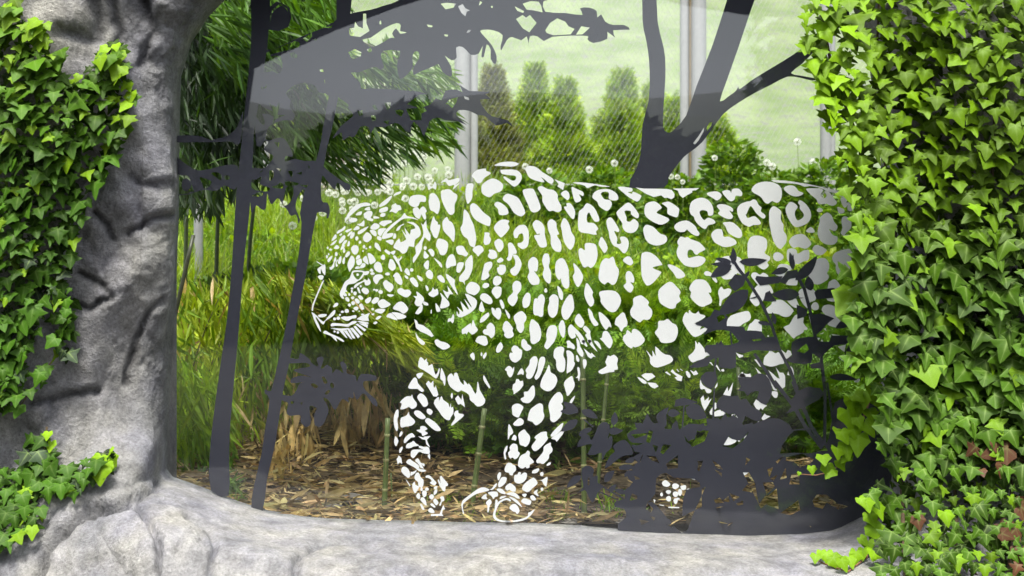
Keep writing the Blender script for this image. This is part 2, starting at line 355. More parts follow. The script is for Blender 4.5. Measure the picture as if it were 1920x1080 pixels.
(860,460,6): """1350,50 1380,30 1420,55 1420,-15 1470,-28 1540,-10 1560,60 1560,140 1535,210 1490,255 1455,235 1410,248 1370,180 1352,110;158,60 170,25 225,0 265,15 280,60 240,100 220,125 195,95;330,110 345,80 340,50 400,55 430,90 430,135 380,155 335,135;560,50 555,-20 600,-25 650,60 645,95 615,100 590,160 560,175 540,150 558,120;610,108 660,115 705,190 700,250 660,325 620,342 585,310 585,270 630,230 635,170;430,175 470,138 505,165 480,190 450,195;430,260 455,240 460,220 520,225 530,285 495,330 450,320;255,365 280,250 300,200 370,185 375,240 335,300 345,345 300,385 265,390;5,380 10,350 70,270 75,190 130,115 155,130 155,260 110,370 70,400 70,445 50,415 10,405;385,410 400,360 440,343 480,370 475,420 430,455 395,440;268,455 290,425 335,430 340,460 305,482 275,475;80,480 110,430 145,410 205,430 240,480 220,530 180,560 140,550 95,530;370,520 400,470 440,462 480,480 475,560 430,600 400,570;240,595 260,545 310,545 365,590 380,640 350,662 290,640;230,700 255,630 270,660 292,730 270,752 235,735;460,625 485,615 513,670 510,710 485,705;522,720 560,760 578,795 565,828 540,780;370,705 400,712 410,735 425,708 465,710 480,770 460,830 430,825 380,770;240,870 250,820 300,775 335,757 340,795 290,850;605,490 610,430 650,398 700,425 700,500 660,555 665,600 630,670 600,682 560,645 555,590 610,530;780,230 790,170 840,128 890,170 890,260 875,295 850,290 905,370 905,430 880,442 820,440 775,360 795,300;940,180 960,100 1010,100 1025,170 1015,240 1040,310 1030,425 980,405 945,330 960,260;@980,508,17,26;720,610 765,535 808,560 800,660 760,703 725,690;838,720 850,610 885,600 893,645 890,590 935,548 970,600 955,700 950,790 920,805 890,790 850,780;1003,700 1020,640 1020,590 1065,550 1110,570 1125,620 1110,760 1060,815 1015,780;1155,740 1180,650 1240,560 1280,570 1300,700 1270,770 1220,835 1175,820;1085,250 1100,180 1145,145 1190,160 1235,260 1240,330 1245,450 1215,487 1180,465 1155,410 1150,370 1130,390 1095,340;1110,460 1150,490 1175,550 1165,615 1130,580;1290,205 1320,220 1380,300 1400,370 1350,467 1310,430 1285,350 1305,300;1445,425 1510,520 1505,560 1525,640 1490,690 1450,650 1415,560 1420,480;1575,340 1600,200 1650,145 1690,150 1740,130 1770,220 1800,270 1800,330 1770,420 1730,445 1680,415 1640,438 1590,400;1590,520 1760,515 1828,620 1770,740 1690,740 1605,650 1598,600;620,800 705,740 760,795 755,845 735,880 735,940 700,987 660,950 645,890;495,940 510,870 550,855 610,930 605,960 620,1010 590,1040 540,1042 510,1010 515,985;270,970 290,945 315,940 315,910 360,870 405,920 405,1000 370,1045 335,1015 290,1000;190,1080 220,1025 300,1022 325,1075 325,1110 290,1130 230,1105;795,940 805,870 830,832 900,890 930,990 915,1060 880,1095 840,1112 810,1085 805,1010;710,1070 735,1055 765,1085 775,1110 815,1140 810,1170 765,1188 730,1165 705,1125;985,1010 1010,920 1065,897 1105,925 1105,1000 1080,1075 1050,1115 1000,1168 970,1150 965,1125 990,1060;1125,920 1150,850 1180,850 1200,920 1195,1010 1175,1040 1145,1000;1230,940 1260,890 1300,920 1370,990 1410,1050 1420,1100 1380,1110 1350,1040 1310,990 1318,1030 1275,1050 1240,1010;1305,840 1345,770 1380,800 1415,870 1385,925 1340,905;1455,710 1500,750 1520,810 1570,880 1555,905 1520,900 1475,820;1575,770 1600,755 1690,840 1720,920 1690,915 1655,950 1600,870;1778,840 1835,770 1890,830 1898,890 1860,920 1830,970 1795,900;1400,940 1425,905 1480,960 1480,1000 1495,1070 1470,1110 1450,1060 1425,1010 1440,990;!40,1000 35,950 60,930 135,875 140,920 160,835 190,910 215,945 200,975 150,1005 110,970 90,1005 75,990;!70,545 150,575 205,625 190,700 130,760 30,810 -20,790 -20,740 0,780 10,745 -20,690 40,745 50,730 20,630 100,720 110,700 60,600 135,690 140,680""",
(920,640,8): """80,140 100,70 150,15 185,80 150,145 105,172;280,220 295,170 330,175 310,120 345,65 400,75 430,110 470,140 460,240 420,290 370,318 310,290;215,425 270,370 320,400 325,420 350,385 350,440 320,520 285,540 250,490 240,450;400,500 460,405 495,450 490,505 460,490;525,430 580,350 590,280 640,228 690,235 705,300 680,410 640,510 600,560 545,555 530,510 540,480;660,530 700,440 715,330 745,245 800,235 820,290 790,400 740,520 690,575 665,560;745,660 770,560 830,450 870,355 890,390 900,460 970,510 1000,590 950,700 860,750 770,710;945,230 955,130 1010,85 1080,85 1105,120 1090,210 1120,290 1110,430 1060,465 1010,440 985,380 980,290;1135,150 1180,140 1230,180 1250,230 1250,300 1265,340 1220,430 1165,470 1140,465 1150,260;1140,0 1180,-10 1210,20 1250,50 1265,90 1250,120 1200,100 1150,95 1150,50;1285,-50 1330,0 1345,80 1375,130 1395,190 1375,232 1330,200 1290,130 1300,90;1370,0 1400,-20 1450,60 1435,80 1395,40;!1395,105 1450,150 1500,190 1515,170 1580,240 1540,230 1505,260 1460,230;1280,220 1300,210 1330,270 1320,310 1285,280;1385,280 1430,275 1440,340 1410,412 1390,380;1300,400 1330,395 1345,490 1325,598 1305,550 1275,550 1310,510;1550,0 1600,0 1640,50 1660,120 1620,90;1450,-10 1500,-20 1540,50 1600,150 1570,130 1500,60;1640,-40 1670,-60 1690,-140 1750,-150 1810,-60 1830,10 1790,105 1730,60 1680,0;!1720,310 1750,240 1760,215 1800,225 1850,200 1910,260 1895,340 1910,420 1855,430 1855,460 1780,465 1670,492 1615,460 1650,425 1740,370;1100,650 1120,590 1215,522 1240,570 1258,680 1160,820 1130,760 1110,690;!325,720 335,650 370,625 385,565 420,570 440,600 485,590 490,660 440,730 345,798 340,745;452,860 500,830 500,760 560,750 620,670 655,680 665,790 640,860 575,925 500,920 465,895;320,980 350,950 400,935 450,950 490,990 460,1060 420,1140 370,1130 330,1100 320,1040;870,950 900,880 960,800 1030,760 1080,820 1085,900 1060,940 1085,980 1070,1080 1040,1140 960,1212 900,1190 890,1100 875,1030;555,1170 575,1080 610,1010 720,935 780,955 790,1060 805,1120 770,1200 690,1260 650,1240 625,1210 565,1190;1185,930 1200,880 1262,818 1250,870 1210,935""",
(900,775,8): """497,160 540,110 590,72 630,85 657,120 640,170 580,190 520,185;430,165 495,270 485,310 455,330 430,385 418,370;475,390 510,325 548,355 535,410 505,402;578,310 660,243 700,285 750,350 740,440 690,500 650,490 600,470 585,400;820,360 890,300 940,280 1000,280 1005,340 1018,380 960,460 880,540 820,568 780,530 780,480 840,400;1060,330 1130,240 1230,150 1250,165 1215,250 1160,310 1090,350;1070,375 1150,320 1265,240 1250,300 1190,380 1150,425 1130,400;845,710 900,640 950,570 960,500 1055,440 1065,490 1088,530 1080,580 1040,620 1030,680 950,760 900,745 860,750;1000,775 1030,740 1063,740 1055,770 1010,790;420,600 450,560 445,510 490,458 550,470 568,520 570,570 598,605 560,670 520,690 490,665 450,678;355,600 370,530 400,490 415,495 405,560 385,600 395,680 370,685;570,770 600,650 680,600 715,562 750,590 745,650 810,730 750,770 740,815 700,825 680,805 640,830 590,810;370,830 410,750 470,750 490,770 530,790 540,850 500,900 490,930 450,925 430,895 380,880;780,880 800,855 870,828 890,850 850,895 790,902;@928,912,28,32;510,990 520,930 560,920 580,885 615,890 610,925 660,890 705,910 690,990 640,1040 580,1055 530,1040;855,990 920,1005 1010,955 1000,1080 990,1100 950,1060 930,1020;258,940 290,885 315,900 305,960 275,1008""",
(760,880,6.857): """1195,180 1240,105 1300,110 1290,170 1240,220 1200,230;1500,250 1530,190 1620,120 1660,115 1700,180 1640,240 1580,293 1530,280;1285,240 1300,210 1350,180 1415,230 1415,285 1370,285 1340,265 1305,275;@1757,257,18,22;1650,300 1700,262 1695,300 1715,345 1690,340;1500,325 1540,315 1560,325 1535,362;1605,355 1640,335 1680,380 1665,402 1625,395;1490,420 1525,375 1615,405 1605,455 1560,455;1175,265 1200,248 1250,260 1290,310 1270,320 1220,305;1060,305 1110,288 1180,295 1190,345 1150,360 1135,385 1105,345;980,375 1010,330 1048,320 1040,345 1050,385;1037,430 1085,385 1110,430 1085,470 1070,548 1055,545 1055,475;1300,320 1340,300 1400,300 1450,335 1470,375 1440,375 1380,345;1215,385 1230,350 1300,345 1270,365;1335,360 1380,365 1450,410 1500,485 1460,460 1410,420;1338,500 1380,450 1430,460 1468,530 1440,578 1415,550 1390,545;755,570 740,500 750,440 860,350 940,310 1075,275 1060,250 1010,233 950,245 880,290 800,350 740,400 720,450 725,500 740,570;1085,255 1110,250 1145,200 1180,182 1160,230 1115,268;!1160,390 1190,410 1180,430 1250,385 1320,370 1358,400 1345,415 1300,395 1220,430 1180,500 1160,560 1160,600 1190,640 1260,660 1400,658 1520,630 1575,600 1580,560 1610,550 1660,515 1640,560 1560,640 1440,675 1300,682 1180,665 1130,620 1130,560 1150,500;258,95 280,78 320,85 370,140 400,175 370,208 315,175 340,150 300,115 265,110;!415,140 430,130 455,185 440,100 460,82 550,190 545,215 520,220 510,285 485,280 440,215;88,200 120,160 130,200 175,225 150,280 125,310 100,270;@208,257,16,26;@277,257,25,22;365,240 380,222 410,220 405,250 375,258;362,320 375,270 408,260 405,300 378,328;140,335 170,303 190,340 180,383 150,370;215,310 230,275 270,285 268,340 235,360;308,345 340,320 368,350 345,388 315,375;192,390 225,360 260,400 272,465 240,450;358,400 385,378 425,425 400,465 365,430;190,450 215,460 245,520 215,515;320,455 345,440 388,485 365,490;295,520 330,498 375,545 355,565 305,550;445,360 490,350 500,400 470,420 455,465 435,460 460,400;!330,578 440,575 470,500 490,458 510,515 480,525 470,575 490,600 330,602;!0,128 15,138 66,212 56,222""",
(720,775,8): """145,130 150,40 180,-40 215,-50 215,40 200,100 210,220 190,270 160,220;250,80 300,50 340,30 370,-20 385,30 465,120 420,180 330,200 250,205;450,0 470,-40 540,-30 620,50 600,85 550,85 490,50;640,-20 650,-65 700,-60 728,-20 700,25 665,10;615,110 640,75 680,80 780,150 850,240 830,265 770,260 700,210 640,150;1050,15 1070,-30 1110,-40 1120,0 1190,15 1185,50 1110,115 1020,185 1015,155 1065,75;485,255 540,240 545,200 600,192 650,235 610,265 658,300 580,340 560,300 520,280;228,350 240,290 265,270 280,300 255,340;295,430 320,360 410,298 460,340 455,360 400,370 320,445;150,430 170,345 215,410 195,470 175,495;330,520 345,460 400,440 440,418 480,455 525,485 440,500 400,522;!510,345 590,365 600,350 697,342 640,400 690,515 635,470 620,400 570,390;400,640 405,570 450,545 540,545 590,545 525,515 530,490 600,505 660,505 688,570 670,610 590,600 530,580 490,620 440,675 405,650;228,590 230,540 265,503 282,520 260,570 240,595;!188,690 220,635 260,670 272,765 235,735 205,770;655,640 685,608 692,660 685,690;340,750 345,710 390,688 430,720 520,780 530,830 600,845 630,865 580,880 520,865 450,810;465,710 510,678 550,740 605,760 600,800 560,770 595,830 540,810 525,770;262,880 270,815 320,805 370,850 392,930 370,970 330,950;398,930 400,880 430,880 490,855 470,890 420,930;455,960 480,900 520,895 550,960 590,1000 590,1070 570,1110 520,1100 505,1030 470,1000""",
(720,640,8): """!510,380 540,240 590,265 605,290 640,258 640,300 660,320 665,370 720,340 740,400 770,500 800,470 825,400 835,430 820,500 780,560 720,515 650,470 590,430;485,510 510,480 585,475 560,530 520,560;362,700 440,555 490,560 510,630 570,700 597,740 570,760 520,730 500,715;240,910 330,830 400,825 420,800 440,860 490,930 480,985 420,1015 370,985 320,1010 245,1018 265,940;498,840 540,785 590,800 640,860 658,950 600,985 550,930;!628,640 665,590 700,630 740,590 740,680 760,700 775,660 800,750 815,800 790,832 740,825 690,740;845,560 850,450 865,405 920,540 915,660 895,640 880,595;!955,530 1010,478 1045,530 1055,480 1100,480 1140,600 1200,655 1195,580 1255,650 1270,630 1320,700 1365,785 1390,750 1400,610 1420,640 1440,740 1520,880 1480,960 1400,978 1350,930 1290,880 1270,800 1160,735 1110,762 1000,690 960,610;1488,560 1500,510 1550,600 1590,680 1580,705 1520,630;1000,820 1020,772 1032,820 1018,860;!1065,860 1110,810 1160,880 1175,790 1195,890 1215,990 1150,940 1110,950;1290,210 1335,168 1360,220 1350,285 1310,250;@1463,195,14,28;1482,220 1530,165 1535,210 1500,265;760,-10 800,-30 850,0 900,10 960,40 990,75 960,105 890,125 830,95 775,50;!745,930 790,850 825,840 822,900 860,820 890,880 965,935 985,1000 998,930 1010,1000 1035,980 1040,1080 1000,1140 985,1182 930,1175 870,1120 830,1060""",
(1160,320,8): """-10,245 190,260 200,310 140,320 200,345 220,315 330,365 335,400 285,462 200,425 120,370;!255,250 380,268 720,272 800,290 840,350 835,400 790,428 735,405 690,410 640,370 530,395 420,350;!810,268 1210,260 1160,292 1100,300 1110,325 1030,365 965,410 915,365 890,300;1325,350 1370,320 1480,312 1545,360 1530,410 1475,445 1420,415;1555,320 1620,290 1670,300 1690,330 1710,275 1800,270 1855,330 1840,380 1760,375 1740,430 1690,458 1640,430;-20,610 30,560 130,480 200,510 270,600 305,660 290,712 240,695 185,650 180,605 90,605 120,700 120,750 170,765 230,725 295,780 290,860 240,920 170,935 100,910 60,850 55,790 10,720 -30,650;388,580 420,490 530,460 600,495 645,545 635,570 570,625 640,665 740,710 755,750 680,800 600,805 480,745 400,670;650,490 700,470 770,470 900,560 905,620 880,695 800,680 735,640 730,560 680,515;1065,560 1100,460 1220,405 1330,430 1400,510 1425,600 1410,665 1350,670 1330,610 1260,590 1215,620 1245,700 1290,740 1340,705 1410,725 1455,775 1420,800 1345,820 1300,875 1220,830 1150,750 1130,690 1080,650;1475,530 1530,500 1640,520 1715,570 1710,615 1665,600 1715,680 1690,722 1600,710 1495,645 1520,600;835,855 870,790 960,752 1050,755 1150,830 1180,890 1215,940 1190,978 1120,960 1050,905 1025,880 990,915 900,915;370,880 400,820 450,815 530,850 620,940 700,970 730,1030 690,1090 580,1122 480,1100 420,1050 390,990;1565,785 1620,770 1720,780 1830,880 1855,960 1830,1005 1760,1000 1650,930 1600,830;1390,960 1450,885 1540,880 1565,930 1580,990 1650,990 1740,1030 1770,1090 1700,1130 1590,1145 1500,1110 1430,1060""",
(1160,455,8): """885,80 900,40 880,-10 930,-90 990,-75 1040,-85 1080,-55 1180,-20 1230,10 1300,90 1280,115 1210,150 1180,178 1140,165 1110,115 1060,105 1035,150 1045,225 1120,215 1200,198 1290,225 1300,275 1240,340 1140,368 1020,350 960,310 890,220 870,140;1445,290 1500,245 1620,200 1750,205 1830,235 1880,330 1890,470 1850,490 1700,405 1600,350 1480,340;1525,475 1620,430 1720,405 1790,420 1780,460 1720,510 1700,540 1600,552 1550,520;1285,450 1330,425 1400,460 1450,520 1480,575 1465,600 1420,560 1380,505 1300,490;1495,740 1540,660 1580,700 1650,685 1695,715 1650,800 1560,860 1535,945 1510,930 1515,850;65,260 130,205 185,225 218,295 180,340 110,310;105,520 115,450 155,425 200,455 235,540 225,600 180,595 225,665 185,745 130,725 75,650 115,600;340,200 380,145 470,145 580,220 655,325 620,340 515,370 540,395 625,430 635,460 530,590 440,645 390,600 345,480;735,345 780,328 880,370 960,430 1000,490 960,525 880,535 820,450;595,770 620,690 770,585 880,670 930,740 910,800 930,870 870,920 850,975 770,990 640,920 605,850;1060,680 1130,570 1200,550 1290,560 1350,620 1390,700 1385,750 1350,750 1395,830 1395,900 1320,940 1260,962 1180,930 1080,820 1090,745;175,1020 220,930 220,840 300,795 360,800 455,890 440,935 500,1010 500,1090 450,1155 370,1155 320,1195 260,1160 190,1100""",
(1400,320,8): """380,140 600,150 800,180 980,210 1200,260 1400,310 1500,345 1470,390 1400,385 1340,340 1200,305 1130,262 960,230 870,240 780,205 650,190 450,175;75,290 120,215 220,170 340,165 450,195 525,270 525,400 480,475 430,475 385,455 320,495 270,470 210,390 120,340;560,275 600,230 680,220 740,250 780,300 855,340 790,380 710,382 630,345;895,280 950,262 1080,265 1150,290 1110,360 1160,415 1205,370 1165,310 1240,320 1300,400 1355,470 1330,515 1270,525 1200,495 1090,500 1050,430 980,370;1425,400 1600,415 1560,460 1480,555 1430,490;@1565,548,55,60;@1100,590,45,33;1362,550 1400,550 1465,580 1460,630 1390,640;1690,605 1780,560 1735,680;1620,700 1700,700 1655,740 1650,800 1615,770;-135,560 -90,500 0,465 60,455 100,430 150,450 180,510 225,555 215,610 275,660 280,700 240,715 150,640 100,570 60,530 20,600 0,650 -12,655 20,710 110,680 170,720 215,780 190,810 100,815 40,840 -60,790 -120,690 -140,620;585,580 620,500 665,468 730,495 768,545 730,610 730,680 770,745 850,700 855,640 800,570 800,520 775,485 800,442 870,480 950,580 970,680 930,770 840,825 750,845 690,810 620,700;340,700 345,600 400,532 460,555 520,610 515,680 520,750 555,810 555,900 600,970 600,1050 580,1100 510,1175 440,1120 390,1010 345,800;895,900 960,845 1010,880 1018,925 930,928;1070,900 1100,760 1100,710 1160,650 1220,628 1280,680 1310,760 1365,830 1350,890 1310,905 1240,875 1290,960 1360,990 1360,1060 1300,1110 1200,1105 1120,1060 1075,980;1425,770 1440,700 1490,685 1560,730 1575,800 1560,870 1500,930 1460,970 1415,940 1440,860;1450,975 1530,960 1610,1000 1570,1030 1500,1015;640,1050 700,980 800,950 880,970 970,1080 940,1140 880,1170 780,1145 700,1155 650,1100""",
(1400,455,8): """15,80 20,0 70,-90 190,-105 290,-60 310,10 300,90 270,155 350,210 345,260 310,300 335,345 260,405 180,360 100,300 30,240 15,160;400,200 420,155 480,143 540,180 555,225 520,265 450,275 410,245;605,160 620,100 690,85 750,110 770,165 850,120 930,110 945,180 930,260 860,280 780,320 740,320 700,380 640,290 610,250;990,90 1040,35 1120,55 1200,100 1195,130 1140,180 1060,185 1015,150;1290,210 1350,140 1520,92 1570,120 1605,200 1590,250 1500,310 1620,310 1690,350 1640,440 1560,490 1440,510 1370,470 1340,400 1340,330 1300,280;1630,50 1720,45 1730,80 1680,155 1650,100;915,420 980,310 1060,245 1170,232 1230,290 1240,390 1210,455 1235,500 1220,550 1130,610 1060,628 970,600 920,510;1230,620 1250,580 1320,550 1380,600 1425,690 1430,770 1330,870 1290,885 1200,840;430,470 480,340 560,318 640,340 700,390 600,440 530,540 480,500;70,500 95,450 150,450 200,480 250,450 310,480 320,520 200,640 120,570;50,830 100,720 180,630 330,625 395,720 390,760 300,750 280,800 240,880 200,880 190,930 140,952 80,900;580,620 690,520 760,540 765,600 740,640;780,740 860,680 1020,715 1040,850 950,900 920,985 850,920 800,830;560,780 700,780 740,830 770,900 790,950 740,980 650,920;@1030,955,58,62;290,1000 370,930 390,885 500,855 580,890 700,1005 690,1050 640,1105 560,1112 480,1075 400,1060 330,1060;1130,1010 1170,940 1280,935 1360,1000 1400,1080 1430,1170 1450,1260 1380,1280 1220,1230 1270,1150 1180,1080""",
(1160,590,8): """-55,140 -40,60 0,20 50,-30 90,-20 110,40 130,100 125,170 80,195 45,250 10,200 -20,170;65,370 80,310 110,290 130,230 195,280 200,240 240,212 320,260 390,360 380,410 330,460 250,490 215,480 195,508 120,460;545,270 590,200 600,100 680,90 740,65 800,120 870,165 890,270 840,390 740,425 640,415 600,350;!985,0 1020,-40 1050,-15 1060,-75 1100,-30 1160,-15 1200,-55 1220,-10 1290,10 1295,40 1200,100 1130,135 1260,115 1245,180 1220,225 1300,190 1420,148 1380,200 1290,260 1240,300 1150,335 1090,300 1010,190 960,90;1610,130 1660,40 1720,0 1850,-40 1950,-50 1985,30 1960,90 1880,130 1800,180 1660,188;!415,540 440,560 500,630 510,600 505,540 530,570 560,620 550,475 640,560 710,600 770,610 818,670 770,730 580,795 500,760 470,710 470,640;!1150,390 1190,450 1200,410 1240,450 1290,520 1300,570 1360,550 1385,605 1320,620 1270,665 1180,690 1110,718 1060,670 1050,620 1090,590 1150,510;285,940 330,950 400,990 420,1030 380,1035 330,1000;!340,910 400,880 500,880 552,930 500,960 440,995 380,950;!430,1020 500,1020 560,1030 600,1075 540,1110 480,1080;!700,870 720,850 785,905 770,912;!780,850 810,820 850,870 960,930 945,1000 880,985 840,940 880,930 830,890;!868,815 880,815 912,858 895,855;!918,812 930,815 968,842 950,840;1010,855 1040,850 1080,910 1060,950 1020,910;!1070,830 1130,860 1160,835 1195,890 1130,912;!1350,705 1390,715 1425,770 1400,755;!1448,755 1480,755 1535,860 1500,830;1540,830 1575,815 1585,850 1555,852;!1755,565 1800,590 1870,610 1870,630 1810,650;@1868,315,12,22;!1790,930 1855,855 1915,930 1880,940;!1790,960 1850,1030 1875,1065 1840,1050""",
(1280,700,6.75): """225,80 250,140 300,180 365,215 350,248 305,245 280,200 225,195;!400,205 420,150 445,115 440,165;!228,320 265,280 280,350 335,300 325,350 368,320 320,410 280,475 245,400;!515,270 570,170 580,230 640,115 625,210 605,290;!395,530 400,490 480,455 490,480 535,475 545,520 480,540 410,548;!340,490 380,430 375,530 350,520;402,400 420,370 438,420 410,460;!700,50 740,0 830,10 860,5 870,45 800,45;!700,65 775,150 740,150;!900,390 930,330 990,370 1070,410 1030,440 1015,465 990,440 970,468 930,445;!998,570 1040,510 1060,530 1115,545 1080,565 1020,600;@962,622,12,13;1055,20 1100,60 1150,120 1180,190 1200,215 1150,205 1110,100;1125,230 1200,235 1200,300 1165,310 1130,265;!378,720 390,660 420,660 440,740 455,730 470,745 540,740 500,860 460,870 440,830 385,800;510,880 550,780 600,820 680,850 660,880 600,905 530,908;775,820 830,775 872,785 860,820;@715,855,15,11;755,870 775,860 780,905 797,915 760,910;@735,935,14,8;750,490 770,445 782,480 760,520;745,555 770,540 765,590 745,575;!620,525 670,508 665,530 625,540;@690,545,14,25;@830,378,9,12;@592,398,16,20;@633,385,10,18""",
(1400,590,8): """!10,240 40,150 80,120 130,65 190,80 230,160 230,250 190,280 100,240 50,235;!555,190 640,150 700,50 750,0 860,20 850,120 915,200 900,230 860,230 850,270 740,330 710,360 650,300;255,740 270,640 330,570 350,530 400,560 440,580 490,570 565,720 500,745 380,780 290,760;!515,520 590,580 620,530 660,545 680,600 600,672;!115,670 150,675 230,780 200,780;!130,790 220,880 220,900 185,895;!330,835 400,890 460,950 500,960 440,795 500,870 550,870 580,920 580,1080 540,1110 480,1060 400,960;!290,905 340,950 370,1020 410,1080 380,1070 340,1000;655,780 690,800 712,880 700,905;!610,900 625,850 645,915;!1025,170 1070,215 1045,255;!1160,215 1190,200 1200,250;1090,295 1160,262 1150,285;!1060,345 1105,350 1080,385;!1085,455 1130,370 1148,400 1130,450;!1245,320 1265,300 1255,350;!1275,290 1400,310 1340,358;!1370,480 1490,450 1470,560 1400,510;1385,635 1470,605 1560,640 1640,700 1660,750 1620,800 1560,790 1480,720;!930,0 960,60 990,180 970,150;1615,1010 1650,970 1700,965 1680,1010;!0,930 60,900 70,940;@325,322,14,11""",
(1040,720,3.723): """750,690 775,672 808,700 790,718 760,712;@844,714,24,20;880,715 915,708 915,735 890,740;@795,755,18,14;@747,772,10,14;@845,770,20,20;@876,757,14,25;@796,802,18,20;@845,818,15,20;!690,805 705,812 697,832;!733,842 763,846 763,852 733,848;!795,858 870,860 870,868 795,866;!905,853 930,846 930,852 905,860;955,663 988,658 980,672;@1105,683,18,12;@935,737,12,5;@860,803,14,8""",
(1280,720,3.724): "415,630 440,605 475,588 470,610 430,640",
}
# dark film: outline | holes ; ~x,y,... = stroked stem (width first) ; ^bx,by,tx,ty,w = pointed leaf
TREE_ONE = {
(0,0,1): """!395,920 392,860 400,780 412,690 425,600 434,500 440,400 444,350 450,290 456,230 461,180 468,110 471,50 470,-90 506,-90 503,60 497,110 487,180 478,230 475,260 473,310 467,400 456,500 447,620 438,720 431,800 429,870 428,930""",
(320,0,4): """!690,60 730,60 790,10 850,30 890,60 905,130 880,200 810,230 720,220 700,330 640,330|740,180 760,70 820,25 860,60 880,90 870,60 830,40 780,70 750,110;~10,840,110,850,90,830,130,800,170""",
(320,180,4): """540,120 520,170 490,240 420,300 330,322 300,330 200,297 30,300 30,345 200,345 330,345 440,340 520,350;30,455 100,500 190,555 300,545 400,520 500,525 500,660 470,700 400,670 340,710 230,700 180,720 150,650 130,600 60,590 20,560|300,580 350,570 380,600 370,632 340,610|215,610 245,615 305,640 290,675 250,695 235,660|400,600 430,595 440,620 410,628;@115,665,36,48;~8,20,745,120,735,240,700""",
}
